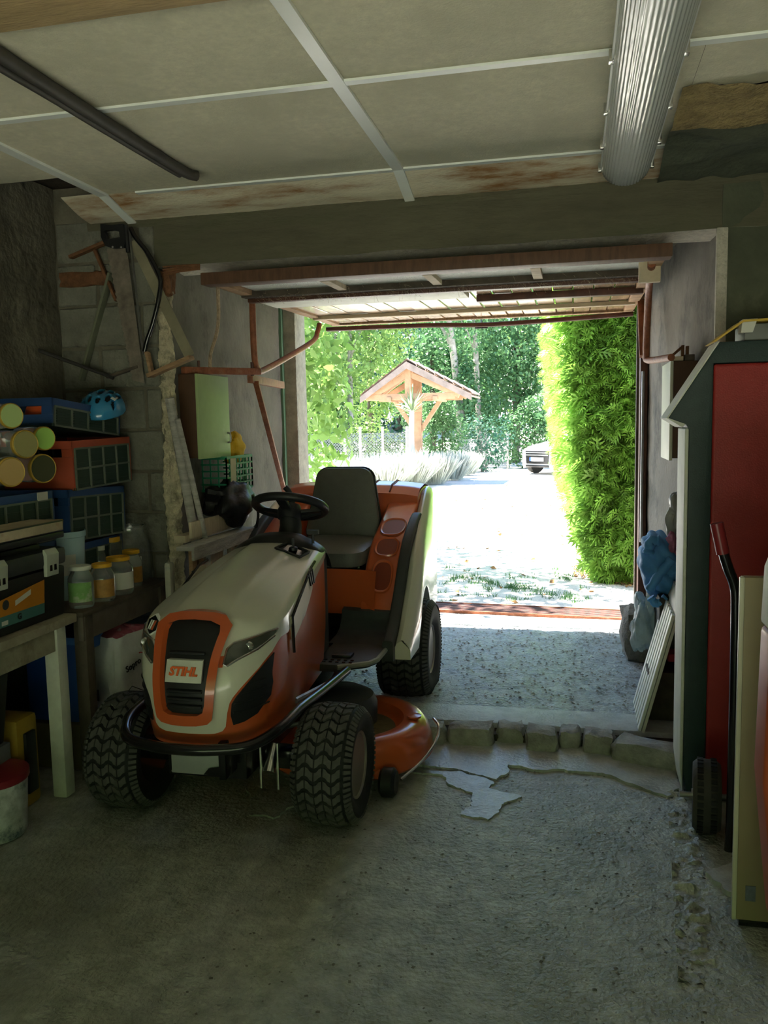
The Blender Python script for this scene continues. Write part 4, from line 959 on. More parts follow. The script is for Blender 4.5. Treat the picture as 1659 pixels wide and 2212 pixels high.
A = sprays(np.stack([x, y, z], 1), np.tile((-1., -.15, .1), (n1, 1)), RNG.uniform(.12, .24, n1))
n2 = 14000; z = .03+3.0*RNG.random(n2); x = hx(HN, 1)+1.1*RNG.random(n2)-.05; x = np.array([hx(HN, b) for b in z])+.95*RNG.random(n2)
lump = np.array([noise.noise(Vector((a*3.2, 1.7, b*3.2))) for a, b in zip(x, z)])
B = sprays(np.stack([x, HN+.10-lump*.16+RNG.normal(0, .05, n2), z], 1), np.tile((-.25, -1., .05), (n2, 1)), RNG.uniform(.08, .17, n2))
raw('foliage', np.concatenate([A, B]), 4, m_thuja, hedge, kind='stuff')
# dry litter at the hedge foot
n = 700; x = RNG.uniform(.0, .75, n); y = 7.05+RNG.random(n)*.5+(.6-x)*.9; Pp = np.stack([x, y, .055+.01*RNG.random(n)], 1); Nn = RNG.normal(size=(n, 3))*.3+np.array((0, 0, 1)); Nn /= np.linalg.norm(Nn, axis=1, keepdims=True)
LL = RNG.uniform(.02, .05, n); raw('leaf_litter', leaf_cloud(Pp, Nn, LL, LL*.6), 4, mat('dry_leaf', (.26, .14, .05), .8, var=.5, scale=9), hedge, kind='stuff')
# grass tufts and fallen leaves on the gravel
n = 110; cx = RNG.uniform(-1.2, .1, n); cy = 6.4+RNG.random(n)*1.6; cy = np.where(RNG.random(n) < .5, 7.3-(cx+.9)*.75+RNG.normal(0, .08, n), cy)
k = 14; Pp = np.repeat(np.stack([cx, cy, np.full(n, .05)], 1), k, 0)+RNG.normal(size=(n*k, 3))*np.array((.025, .025, 0)); dz = RNG.normal(size=(n*k, 3))*.35+np.array((0, 0, 1.)); dz /= np.linalg.norm(dz, axis=1, keepdims=True)
h = RNG.uniform(.02, .06, n*k)[:, None]; side = np.cross(dz, RNG.normal(size=(n*k, 3))); side /= np.linalg.norm(side, axis=1, keepdims=True)
raw('grass_tufts', np.stack([Pp-side*.0035, Pp+side*.0035, Pp+dz*h], 1).reshape(-1, 3), 3, m_leafM, ground, kind='stuff')
n = 90; Pp = np.stack([RNG.uniform(-1.4, .3, n), 6.3+RNG.random(n)**1.5*14, np.zeros(n)], 1); Pp[:, 2] = [gz(b)+.015 for b in Pp[:, 1]]; Pp[:, 0] -= (Pp[:, 1]-6.3)*.08
Nn = RNG.normal(size=(n, 3))*.3+np.array((0, 0, 1)); Nn /= np.linalg.norm(Nn, axis=1, keepdims=True); LL = RNG.uniform(.04, .09, n)
raw('fallen_leaves', leaf_cloud(Pp, Nn, LL, LL*.7), 4, MATS['dry_leaf'], ground, kind='stuff')
# ------------------------------------------------ drain grating in front of the threshold
gA = thing('drain_grating', 'red-brown slotted drain grating across the drive at the threshold', 'drain', (-.7, 6.1, .06))
def gl(x): return 6.12-(x+.9)*.07
mb = MB()
for s_ in (0, 1): mb.bar((-2.2, gl(-2.2)+.26*s_-.13, .068), (.55, gl(.55)+.26*s_-.13, .068), .018, .02)
mb.build('frame', m_rust, gA)
mb = MB()
for k in range(8): mb.bar((-2.2, gl(-2.2)-.105+.03*k, .068), (.55, gl(.55)-.105+.03*k, .068), .014, .012)
mb.build('grate_bars', mat('red_brown_grate', (.15, .075, .065), .6, var=.3, scale=20), gA, kind='stuff')
# ------------------------------------------------ small wooden roof on a post
WY = 22.0; wc = at(903, 908, Y=WY).x; wg = gz(WY)
wr = thing('roofed_post', 'wooden post carrying a small gabled roof with braces beside the drive', 'shelter', (wc, WY, wg))
RZ, EZ, LX, RX = 3.02, 2.16, at(797, 855, Y=WY).x, at(1028, 855, Y=WY).x
m_wr = mat('sunlit_timber', (.42, .25, .15), .8, var=.25, scale=4, bump=.4, bscale=20)
m_wt = mat('weathered_roof', (.26, .20, .17), .85, var=.3, scale=4)
MB().box((wc-.10, WY-.1, wg-.1), (wc+.10, WY+.1, 2.85)).build('post', m_wr, wr, bevel=.01)
rd = .95
rx = (wc-.10)
for sg, ex in ((-1, LX), (1, RX)):
    rf = MB().prism([(rx, RZ), (ex, EZ), (ex, EZ-.16), (rx, RZ-.18)], lambda p, t: Vector((p[0], WY-rd-.05+.05*t, p[1]))).build('barge_board', m_wt, wr)
    n = 7
    for k in range(n):          # roof tiles rows, corrugated
        def tile(u, v, k=k):
            t = (k+v)/n; x = rx+(ex-rx)*t; z = RZ+.03+(EZ-RZ)*t+.03*(1-v); y = WY-rd+2*rd*u; return Vector((x, y, z+.022*math.cos(u*2*PI*8)))
        MB().grid(tile, 48, 1).build('roof_tile', m_wt, wr, smooth=True)
    MB().prism([(rx, RZ-.03), (ex, EZ-.03), (ex, EZ-.07), (rx, RZ-.07)], lambda p, t: Vector((p[0], WY-rd+2*rd*t, p[1]))).build('roof_deck', m_wr, wr)
    for yy in (WY-.75, WY+.75): MB().bar((rx, yy, RZ-.30), (rx+(ex-rx)*.80, yy, EZ-.02), .1, .14).build('rafter', m_wr, wr, bevel=.008)
    MB().bar((wc, WY, 1.15), (wc+sg*.62, WY-.02, 2.06), .11, .11, (0, 1, 0)).build('brace', m_wr, wr, bevel=.008)
for yy in (WY-.75, WY+.75): MB().box((rx-1.12, yy-.06, 2.06), (rx+1.2, yy+.06, 2.22)).build('tie_beam', m_wr, wr, bevel=.008)
MB().box((rx-.08, WY-.82, 2.2), (rx+.08, WY-.68, 2.86)).build('king_post', m_wr, wr, bevel=.006)
for sg in (-1, 1): MB().box((wc+sg*.60-.06, WY-.85, 2.02), (wc+sg*.60+.06, WY+.85, 2.14)).build('purlin', m_wr, wr, bevel=.006)
# yucca in front of the post
yu = thing('yucca_plant', 'spiky pale yucca growing in front of the wooden post', 'plant', (wc, WY-1.0, wg))
MB().tube([(wc+.02, WY-1, wg), (wc+.0, WY-1, 1.2), (wc+.03, WY-1, 1.8)], [.09, .075, .06], 8).build('stem', mat('pale_stem', (.55, .53, .46), .8), yu, smooth=True)
V = []
for k in range(70):
    d = RNG.normal(size=3); d[2] = abs(d[2])*1.1+.05; d /= np.linalg.norm(d); o = np.array((wc+.02, WY-1, 1.75+RNG.uniform(-.1, .1))); s = np.cross(d, (0, 0, 1)); s /= np.linalg.norm(s)+1e-6
    L_ = RNG.uniform(.45, .8); V.append([o-s*.02, o+d*L_*.5+s*.028, o+d*L_+np.array((0, 0, -.12*L_)), o+d*L_*.5-s*.028])
raw('blades', np.array(V).reshape(-1, 3), 4, mat('yucca_leaf', (.40, .50, .30), .4, var=.2, transl=.3), yu, kind='stuff')
# lavender bushes along the planting bed
for i, (px, Y, w, h) in enumerate([(690, 19.5, 1.0, .75), (760, 18.8, 1.0, .8), (830, 19, 1.0, .85), (885, 20, .9, .9), (935, 20.8, .8, .8), (975, 22.5, .8, .8), (1003, 25, .8, .7), (650, 20.5, .9, .8)]):
    b = gp(px, Y)
    lb = ['pale lavender bush at the mesh fence left of the mower seat', 'pale lavender bush behind the mower seat', 'pale lavender bush left of the yucca stem', 'pale lavender bush at the foot of the yucca', 'grey lavender bush where the bed meets the drive', 'grey lavender bush right of the ivy bush', 'small lavender bush at the far tip of the bed', 'pale lavender bush by the concrete door post'][i]
    t = thing('lavender_bush', lb, 'shrub', b, group='lavender bushes in the bed')
    n = 900; a = RNG.uniform(0, 2*PI, n); r = np.sqrt(RNG.random(n))*.35*w; o = np.stack([b.x+r*np.cos(a), b.y+r*np.sin(a), np.full(n, b.z)], 1)
    d = np.stack([np.cos(a)*r*1.9, np.sin(a)*r*1.9, np.full(n, 1.)], 1)+RNG.normal(size=(n, 3))*.14; d /= np.linalg.norm(d, axis=1, keepdims=True)
    L_ = (h*RNG.uniform(.6, 1.1, n))[:, None]; s = np.cross(d, RNG.normal(size=(n, 3))); s /= np.linalg.norm(s, axis=1, keepdims=True)
    raw('stalks', np.stack([o-s*.006, o+d*L_*.8+s*.016, o+d*L_, o+d*L_*.8-s*.016], 1).reshape(-1, 3), 4, m_lav, t, kind='stuff')
# ------------------------------------------------ wire mesh fence
def fence(px0, px1, Y0, Y1, posts, label, h=1.25, cell=.085):
    A = gp(px0, Y0); B = gp(px1, Y1); t = thing('mesh_fence', label, 'fence', A.lerp(B, .5), group='wire fences behind the bed')
    D = (B-A); L_ = D.length; D.normalize(); V = []; w = .008
    def wire(s0, z0, s1, z1):
        p = A+D*s0+Vector((0, 0, z0)); q = A+D*s1+Vector((0, 0, z1)); n_ = Vector((D.x*(z1-z0), D.y*(z1-z0), -(s1-s0))).normalized()*w
        V.extend([p-n_, p+n_, q+n_, q-n_])
    n_ = int(L_/cell)
    for k in range(-int(h/cell/1.0), n_):
        s0 = k*cell; a0 = max(0, -s0); a1 = min(h, L_-s0)
        if a1 > a0: wire(s0+a0, a0+.05, s0+a1, a1+.05); wire(L_-s0-a0, a0+.05, L_-s0-a1, a1+.05)
    for z in (.06, h*.5, h+.05): wire(0, z, L_, z+.0001)
    raw('wire_mesh', np.array(V), 4, mat('fence_wire', (.22, .24, .23), .5, metal=.3, var=0), t)
    for f in posts:
        p = A.lerp(B, f); MB().box((p.x-.035, p.y-.035, p.z-.1), (p.x+.035, p.y+.035, p.z+h+.25)).build('post', m_greywood, t)
    return t
fence(600, 900, 24.3, 24.3, (.12, .33, .49, .60, .76, .93), 'wire mesh fence behind the lavender left of the wooden post')
fence(985, 1096, 25.5, 28.5, (.0, .55, 1.0), 'wire mesh fence right of the wooden post ending at the drive', 1.0)
# ------------------------------------------------ white car
cb = gp(1262, 26.6); car = thing('white_car', 'white car half hidden by the hedge at the end of the drive', 'car', cb, rz=math.radians(-40))
CM = WM[car]
m_carw = mat('white_car_paint', (.80, .80, .80), .2, var=0, coat=.6); m_cglass = mat('dark_car_glass', (.03, .035, .04), .05, var=0)
secs = [(-2.10, .50, .62, .60, .22), (-2.05, .66, .74, .66, .2), (-1.85, .78, .82, .70, .2), (-1.5, .85, .90, .74, .2), (-1.0, .88, .97, .76, .2), (-.75, .88, 1.02, .74, .2), (-.05, .88, 1.38, .58, .2), (.5, .88, 1.46, .56, .2), (1.2, .87, 1.42, .55, .2), (1.75, .86, 1.15, .62, .22), (1.98, .80, 1.0, .66, .25), (2.08, .70, .8, .6, .3)]
def carf(u, v):
    t = v*(len(secs)-1); i = min(int(t), len(secs)-2); f_ = t-i; a = secs[i]; b = secs[i+1]; y, w, zt_, wt, z0 = [a[k]+(b[k]-a[k])*f_ for k in range(5)]
    zs_ = min(.88, zt_-.05); pts = [(-w*.93, z0), (-w, z0+.15), (-w, zs_-.12), (-w*.97, zs_), (-wt, zt_-.03), (-wt*.8, zt_), (wt*.8, zt_), (wt, zt_-.03), (w*.97, zs_), (w, zs_-.12), (w, z0+.15), (w*.93, z0)]
    q = u*(len(pts)-1); j = min(int(q), len(pts)-2); g = q-j; return CM @ Vector((pts[j][0]+(pts[j+1][0]-pts[j][0])*g, y, pts[j][1]+(pts[j+1][1]-pts[j][1])*g))
MB().grid(carf, 33, 44).build('body', m_carw, car, smooth=True, auto=.6)
MB().add([CM @ Vector(p) for p in ((-.55, -2.10, .25), (.55, -2.10, .25), (.6, -2.10, .6), (-.6, -2.10, .6))], [(0, 1, 2, 3)]).build('front_panel', m_carw, car)
gr_ = MB().prism([(-.42, .34), (.42, .34), (.46, .72), (-.46, .72)], lambda p, t: CM @ Vector((p[0], -2.10-.03*t, p[1]))).build('grille', m_black, car)
for z in (.60, .67): MB().box((-.44, -2.15, z-.012), (.44, -2.12, z+.012), CM).build('grille_bar', m_chrome, gr_)
MB().box((-.26, -2.155, .42), (.26, -2.13, .53), CM).build('number_plate', m_white, car)
MB().box((-.24-.03, -2.157, .42), (-.21, -2.14, .53), CM).build('plate_band', mat('plate_blue', (.04, .1, .45), .5, var=0), car)
MB().box((-.45, -2.13, .24), (.45, -2.09, .31), CM).build('lower_intake', m_black, car, bevel=.01)
for sg in (-1, 1):
    MB().prism([(sg*.50, .62), (sg*.74, .68), (sg*.76, .78), (sg*.55, .72)], lambda p, t: CM @ Vector((p[0], -2.02-.06*t, p[1]))).build('headlight', m_glass, car)
    for yy in (-1.32, 1.25): MB().lathe([(.0, -.1), (.22, -.1), (.31, -.09), (.32, 0), (.31, .09), (.22, .1), (0, .08)], 24, CM @ Matrix.Translation(Vector((sg*.80, yy, .32))) @ Matrix.Rotation(PI/2, 4, 'Y')).build('wheel', m_rubber, car, smooth=True)
MB().add([CM @ Vector(p) for p in ((-.66, -.76, 1.04), (.66, -.76, 1.04), (.50, -.10, 1.38), (-.50, -.10, 1.38))], [(0, 1, 2, 3)]).build('windscreen', m_cglass, car)
# ================================================================== LEFT SIDE: BENCHES, CRATES, JARS, TOOLS
BZ = .72
# --- pale bench in front, dark bench behind it
ba = thing('work_bench', 'pale painted workbench with white legs under the black toolbox', 'workbench', (-2.2, 2.1, 0), group='benches along the left wall')
MB().box((XL+.03, 1.2, BZ-.035), (-1.945, 2.93, BZ)).jit(.003, 5).build('bench_top', mat('grimy_pale_top', (.36, .33, .24), .75, var=.25, scale=8, col2=(.16, .13, .08), c2amt=.36, c2scale=6), ba, bevel=.006)
MB().box((-1.99, 1.2, BZ-.125), (-1.965, 2.87, BZ-.036)).build('apron', mat('grimy_pale_wood', (.34, .32, .23), .75, var=.3, scale=9, col2=(.15, .12, .07), c2amt=.38, c2scale=5), ba, bevel=.004)
for x, y in ((-1.985, 2.835), (-2.40, 2.835), (-1.985, 1.3), (-2.40, 1.3)):
    MB().box((x-.03, y-.03, 0), (x+.03, y+.03, BZ-.036)).build('leg', m_whitepaint, ba, bevel=.005)
bb = thing('work_bench', 'dark wooden workbench in the corner carrying the honey jars', 'workbench', (-2.2, 3.3, 0), group='benches along the left wall')
MB().box((XL+.03, 2.94, BZ-.022), (-1.925, 3.70, BZ)).jit(.003, 5).build('bench_top', m_darkwood, bb, bevel=.005)
MB().box((-1.965, 2.96, BZ-.125), (-1.94, 3.68, BZ-.022)).build('apron', mat('dark_worn_wood', (.12, .10, .08), .8, var=.3, scale=9), bb, bevel=.004)
for x, y in ((-1.965, 3.0), (-2.42, 3.0), (-1.955, 3.62), (-2.42, 3.62)):
    MB().box((x-.028, y-.028, 0), (x+.028, y+.028, BZ-.022)).build('leg', m_darkwood, bb, bevel=.004)
# --- folding crates
m_grn = mat('dark_green_crate', (.022, .048, .034), .55, var=.15); m_lat = mat('crate_lattice', (.13, .155, .12), .45, var=.15); m_blue = mat('blue_crate_rim', (.022, .065, .19), .5, var=.1); m_red = mat('red_crate_rim', (.42, .075, .035), .5, var=.1)
def crate(center, L, D, H, rz, tilt, rim, body, label, cols=4, rows=2, name='folding_crate', group='folding crates stacked on the bench', card=None):
    t = thing(name, label, 'crate', center, 0, group)
    M_ = Matrix.Translation(Vector(center)) @ Matrix.Rotation(rz, 4, 'Z') @ Matrix.Rotation(tilt, 4, 'Y')      # x along length, -y front
    t.matrix_world = M_; WM[t] = M_
    w = .012; rimh = .035
    MB().box((-L/2, -D/2, 0), (L/2, D/2, .012), M_).build('base', body, t)
    for sy in (-1, 1):
        yy = sy*(D/2-w/2)
        MB().box((-L/2, yy-w/2, H-rimh), (L/2, yy+w/2, H), M_).build('rim', rim, t, bevel=.003)
        MB().box((-L/2+.02, yy-.003, .012), (L/2-.02, yy+.003, H-rimh), M_).build('side_wall', body, t)
        mb = MB()
        for k in range(cols+1):
            x = -L/2+.02+(L-.04)*k/cols; mb.box((x-.004, yy-sy*0-.010, .0), (x+.004, yy+.010, H-rimh), M_)
        for r in range(rows+1):
            z = .004+(H-rimh-.004)*r/rows; mb.box((-L/2+.016, yy-.009, z-.004), (L/2-.016, yy+.009, z+.004), M_)
        mb.build('side_lattice', m_lat if body is m_grn else body, t)
        mb = MB()
        for k in range(cols):
            for j in range(5):
                x0 = -L/2+.02+(L-.04)*(k+.12)/cols; x1 = -L/2+.02+(L-.04)*(k+.88)/cols; z = .02+(H-rimh-.03)*j/5
                mb.box((x0, yy-.006, z), (x1, yy+.006, z+.007), M_)
        mb.build('side_ribs', body, t)
    for sx in (-1, 1):
        xx = sx*(L/2-w/2)
        MB().box((xx-w/2, -D/2, .0), (xx+w/2, D/2, H-.07), M_).build('end_wall', rim, t, bevel=.003)
        MB().box((xx-w/2, -D/2, H-rimh), (xx+w/2, D/2, H), M_).build('end_rim', rim, t, bevel=.003)
        for s2 in (-1, 1): MB().box((xx-w/2, s2*D/2-(.05 if s2 > 0 else 0), H-.07), (xx+w/2, s2*D/2+(.05 if s2 < 0 else 0), H-rimh), M_).build('end_post', rim, t)
    if card: MB().box((L/2-.11, -D/2-.004, H-.034), (L/2-.045, -D/2, H-.001), M_).build('label_card', mat('paper', (.62, .60, .52), .8, var=.1), t)
    return t
RZ90 = PI/2
crate((-2.27, 2.84, 1.0), .42, .34, .205, RZ90, 0, m_blue, m_grn, 'blue-rimmed green crate under the lying jars', card=True)
crate((-2.27, 2.84, .722), .42, .34, .275, RZ90, 0, m_blue, m_grn, 'lowest blue-rimmed crate on the pale bench behind the toolbox')
crate((-2.275, 3.38, .965), .46, .34, .225, RZ90, .035, m_blue, m_grn, 'blue-rimmed green crate directly below the red crate')
crate((-2.29, 3.38, .722), .46, .34, .23, RZ90, 0, m_blue, m_grn, 'lowest blue-rimmed crate behind the honey jars')
crate((-2.27, 3.44, 1.195), .50, .34, .215, RZ90+.02, -.02, m_red, m_grn, 'red-rimmed green crate in the corner stack')
crate((-2.30, 3.38, 1.445), .52, .34, .12, RZ90-.02, .10, m_blue, m_grn, 'blue crate on top of the red crate holding two helmets', rows=1)
# --- helmets
def helmet(c, R, rz, tilt, m, m_in, label, txt=None, slots=3):
    t = thing('bike_helmet', label, 'helmet', c, 0, 'bike helmets on the crates')
    M_ = Matrix.Translation(Vector(c)) @ Matrix.Rotation(rz, 4, 'Z') @ Matrix.Rotation(tilt, 4, 'X')
    def shell(u, v, k=1.):
        a = 2*PI*u; b = PI/2*v*.99; r = math.cos(b)**.85
        return M_ @ Vector((R*k*1.0*r*math.cos(a), R*k*1.38*r*math.sin(a), R*k*.92*math.sin(b)**.9))
    nu, nv = 96, 40; mb = MB()
    def hole(i, j):
        u = (i+.5)/nu; v = (j+.5)/nv; a = 2*PI*u
        x = math.cos(a)*math.cos(PI/2*v); y = math.sin(a)*math.cos(PI/2*v)*1.38
        for xc, yc, w_, l_ in ((0, .15, .075, .42), (.36, .25, .085, .34), (-.36, .25, .085, .34), (.36, -.50, .085, .30), (-.36, -.50, .085, .30), (.68, .05, .07, .36), (-.68, .05, .07, .36), (0, -.72, .08, .22), (.62, -.75, .06, .2), (-.62, -.75, .06, .2), (.55, .78, .06, .2), (-.55, .78, .06, .2), (0, .95, .07, .18)):
            if ((x-xc)/(w_*1.35))**2+((y-yc)/(l_*1.1))**2 < 1: return True
        return False
    vs = [shell(i/nu, j/nv) for j in range(nv+1) for i in range(nu)]
    fs = [(j*nu+i, j*nu+(i+1) % nu, (j+1)*nu+(i+1) % nu, (j+1)*nu+i) for j in range(nv) for i in range(nu) if not hole(i, j)]
    used = {}; V2 = []; F2 = []
    for f in fs:
        q = []
        for k in f:
            if k not in used: used[k] = len(V2); V2.append(vs[k])
            q.append(used[k])
        F2.append(tuple(q))
    o = MB().add(V2, F2).build('shell', m, t, smooth=True, fix=False)
    sol = o.modifiers.new('s', 'SOLIDIFY'); sol.thickness = .012; sol.offset = -1
    MB().grid(lambda u, v: shell(u, v, .88), 40, 16).build('liner', m_in, t, smooth=True)
    if txt:
        p = M_ @ Vector((R*.60, -R*.42, R*.70)); n_ = (M_.to_3x3() @ Vector((.62, -.30, .72))).normalized(); upv = M_.to_3x3() @ Vector((0, 1, 0))
        r_ = upv.cross(n_)
        MM = plane_M(p+n_*.004, M_.to_3x3() @ Vector((.0, -1, .1)), M_.to_3x3() @ Vector((.8, 0, -.5)))
        text_mb(txt, .030, MM, .001, bold=.001).build('lettering', m_white, o)
    return t
m_hb = mat('blue_helmet', (.03, .22, .42), .25, var=.03, coat=.5); m_ho = mat('orange_helmet', (.75, .12, .035), .35, var=.03)
helmet((-2.15, 3.54, 1.535), .105, .35, .30, m_hb, m_blackp, 'blue vented bike helmet on the top crate', 'TWIN')
helmet((-2.26, 3.28, 1.515), .085, 1.2, .1, m_ho, m_blackp, 'orange bike helmet peeking out of the top crate')
# --- jars
m_pet = mat('clear_jar', (.93, .97, .96), .06, trans=.90, var=0, ior=1.16, spec=.9, coat=1.); m_gold = mat('gold_lid', (.55, .36, .06), .4, var=.08, metal=.25)
m_yel = mat('yellow_lid', (.62, .33, .02), .45, var=.06); m_honey = mat('amber_label', (.38, .20, .05), .6, var=.25, scale=25)
def jar_prof(r, h):
    nk = r*.72
    return [(0, .002), (r*.9, .0), (r, .012), (r, h*.62), (r*.97, h*.70), (nk*1.05, h*.84), (nk, h*.87), (nk, h*.94)]
def jar(base, r, h, lid, label, axis=None, lab=None, content=None, group='honey jars on the dark bench', lidr=.80, cat='jar', rot=0):
    t = thing('glass_jar', label, cat, base, 0, group)
    M_ = Matrix.Translation(Vector(base))
    if axis is not None: M_ = M_ @ Vector((0, 0, 1)).rotation_difference(Vector(axis)).to_matrix().to_4x4()
    t.matrix_world = M_; WM[t] = M_
    MB().lathe(jar_prof(r, h), 28, M_, cap=False).build('jar_body', m_pet, t, smooth=True)
    if lid is not None:
        ld = MB().lathe([(r*lidr, h*.90), (r*lidr*1.02, h*.91), (r*lidr*1.02, h-.004), (r*lidr*.97, h), (r*lidr*.90, h-.003), (0, h-.003)], 32, M_).build('lid', lid[0], t, smooth=True, auto=.6)
        if len(lid) > 1: MB().lathe([(r*lidr*.93, h-.002), (r*lidr*.9, h+.0005), (0, h+.0005)], 32, M_).build('lid_face', lid[1], ld)
    else:
        MB().lathe([(r*.72, h*.94), (r*.75, h*.95), (r*.75, h*.965), (r*.71, h*.97), (r*.73, h*.985), (r*.73, h)], 28, M_, cap=False).build('neck', m_pet, t, smooth=True)
    if lab:
        z0, z1, mm, a0, a1 = lab
        lb = MB().lathe([(r*1.012, h*z0), (r*1.012, h*z1)], 20, M_, cap=False, a0=a0, a1=a1).build('label', mm, t, smooth=True)
        return t, lb, M_
    if content:
        z1, mm = content; MB().lathe([(0, .008), (r*.93, .008), (r*.93, h*z1), (0, h*z1)], 24, M_).build('content', mm, t, smooth=True)
    return t
m_lab_w = mat('white_label', (.58, .58, .52), .7, var=.06); m_lab_g = mat('green_label', (.16, .33, .10), .7, var=.2, scale=12, col2=(.55, .55, .45), c2amt=.42, c2scale=9)
def B_(px, py): p = at(px, py, Z=BZ); return p
def front_angle(p): return math.atan2(-p.y, -p.x)
p = Vector((-1.995, 3.045, BZ+.001)); fa = front_angle(p)
jar(p, .052, .172, (m_whitepaint,), 'clear jar with white lid and green label next to the toolbox', lab=(.15, .62, m_lab_g, fa-1.2, fa+.9), lidr=.84)
p = Vector((-1.975, 3.175, BZ+.001)); jar(p, .052, .160, (m_yel,), 'yellow-lidded jar with brown label next to the white-lidded jar', lab=(.12, .60, m_honey, fa-1.3, fa+1.1))
p = Vector((-1.985, 3.325, BZ+.001)); jar(p, .064, .165, (m_yel,), 'wide yellow-lidded jar with pale printed label', lab=(.15, .60, m_lab_w, fa-.9, fa+1.2))
p = Vector((-2.015, 3.49, BZ+.001)); jar(p, .048, .170, (m_yel,), 'yellow-lidded jar standing against the big open jar', lab=(.12, .55, m_honey, fa-.9, fa+1.3))
p = Vector((-2.13, 3.52, BZ+.001)); jar(p, .048, .225, (m_yel,), 'tall yellow-lidded jar behind the other jars')
p = Vector((-2.105, 3.645, BZ+.001)); jar(p, .092, .265, None, 'big open clear plastic jar at the end of the bench', lab=(.22, .46, m_lab_w, fa-.1, fa+.5), group=None)
p = Vector((-2.12, 3.40, BZ+.001)); jar(p, .028, .20, (m_whitepaint,), 'slim clear bottle with white cap between the jars', group=None, cat='bottle')
# clear bucket with a jar in it
bk_ = Vector((-2.17, 3.20, BZ)); tb_ = thing('plastic_bucket', 'clear bluish plastic bucket with white paper label', 'bucket', bk_)
m_cbkt = mat('bluish_clear_plastic', (.62, .86, .92), .25, trans=.35, var=.04, ior=1.15)
MB().lathe([(0, .0), (.072, .0), (.075, .006), (.090, .27), (.095, .272), (.095, .295), (.092, .297), (.087, .27), (.071, .008), (0, .006)], 36, Matrix.Translation(bk_)).build('pail', m_cbkt, tb_, smooth=True, auto=.7)
fa2 = front_angle(bk_); MB().lathe([(.0845, .11), (.089, .20)], 12, Matrix.Translation(bk_), cap=False, a0=fa2-.25, a1=fa2+.55).build('label', m_lab_w, tb_, smooth=True)
jar(bk_+Vector((-.0, .0, .008)), .062, .345, (m_yel,), 'large yellow-lidded jar standing in the clear bucket', lidr=.95, group=None)
# jars lying on their sides with the lids towards the room
m_lgreen = mat('pale_green_lid', (.42, .55, .22), .45, var=.05); m_lgreen2 = mat('bright_green_lid', (.36, .62, .13), .45, var=.04); m_khaki = mat('khaki_lid', (.30, .28, .11), .5, var=.05); m_tan = mat('tan_lid', (.48, .33, .13), .5, var=.06); m_dkl = mat('dark_olive_lid', (.06, .065, .03), .5, var=.1)
ax = Vector((.93, -.36, 0)).normalized()
for (Y, z, r, ln, ml, lb) in ((2.777, 1.262, .056, .20, m_tan, 'lying jar with tan lid in the lower row'), (2.975, 1.264, .058, .22, m_dkl, 'lying jar with dark lid and gold rim in the lower row'),
                         (2.872, 1.365, .055, .20, m_khaki, 'lying jar with khaki lid resting on the lower two'), (2.995, 1.385, .048, .18, m_lgreen2, 'lying jar with bright green lid beside the khaki one'),
                         (2.80, 1.475, .048, .18, m_lgreen, 'lying jar with pale green lid at the top')):
    z += .035; c_ = Vector((-2.085, Y, z)); jar(c_-ax*ln, r, ln, (m_gold, ml), lb, axis=ax, lidr=1.0, group='jars lying on the blue crate')
# --- toolbox
tbx = thing('tool_box', 'black plastic toolbox with orange label and pale latches', 'toolbox', (-2.14, 2.62, BZ))
TX0, TX1, TY0, TY1 = -2.30, -1.975, 2.28, 2.915
MB().prism([(TX0, 0), (TX1-.012, 0), (TX1, .20), (TX0, .20)], lambda p, t: Vector((p[0], TY0+(TY1-TY0)*t, BZ+p[1]))).build('body', m_blackp, tbx, bevel=.012)
MB().box((TX0-.005, TY0-.005, BZ+.205), (TX1+.008, TY1+.005, BZ+.275)).build('lid', m_dgrey, tbx, bevel=.02)
MB().box((TX0+.04, TY0+.05, BZ+.27), (TX1-.05, TY1-.08, BZ+.295)).build('lid_tray', m_blackp, tbx, bevel=.008)
for yy in (2.80, 2.50):
    lt = MB().prism([(0, .0), (.014, .0), (.020, .085), (.006, .105), (0, .105)], lambda p, t, yy=yy: Vector((TX1+.004+p[0], yy-.03+.075*t, BZ+.175+p[1]))).build('latch', mat('pale_latch', (.42, .46, .38), .4, var=.05), tbx, bevel=.004)
    MB().box((TX1+.014, yy-.012, BZ+.195), (TX1+.021, yy+.003, BZ+.220)).box((TX1+.014, yy+.015, BZ+.195), (TX1+.021, yy+.03, BZ+.220)).build('latch_slot', m_black, lt)
lm_o = mat('toolbox_orange', (.52, .20, .02), .5, var=.1); lm_t = mat('toolbox_teal', (.06, .17, .16), .5, var=.1)
def TF(y, z, o=.0): return Vector((TX1-.012+.06*(z-BZ)+o, y, z))
lab_ = MB().add([TF(2.515, BZ+.035, .004), TF(2.775, BZ+.035, .004), TF(2.775, BZ+.075, .004), TF(2.515, BZ+.075, .004)], [(0, 1, 2, 3)]).build('label_lower', lm_t, tbx)
MB().add([TF(2.515, BZ+.075, .004), TF(2.775, BZ+.075, .004), TF(2.775, BZ+.165, .004), TF(2.515, BZ+.135, .004)], [(0, 1, 2, 3)]).build('label_upper', lm_o, tbx)
MB().add([TF(2.60, BZ+.10, .006), TF(2.69, BZ+.125, .006), TF(2.69, BZ+.145, .006), TF(2.60, BZ+.12, .006)], [(0, 1, 2, 3)]).build('label_stripe', m_lab_w, lab_)
MB().add([TF(2.53+.018+.018*math.cos(a), BZ+.115+.018*math.sin(a), .006) for a in [2*PI*k/16 for k in range(16)]], [tuple(range(16))]).build('label_seal', m_dgrey, lab_)
text_mb('G', .03, plane_M(TF(2.625, BZ+.055, .006), (0, 1, 0), (0, 0, 1)), .0005, bold=.001).build('label_letter', m_blackp, lab_)
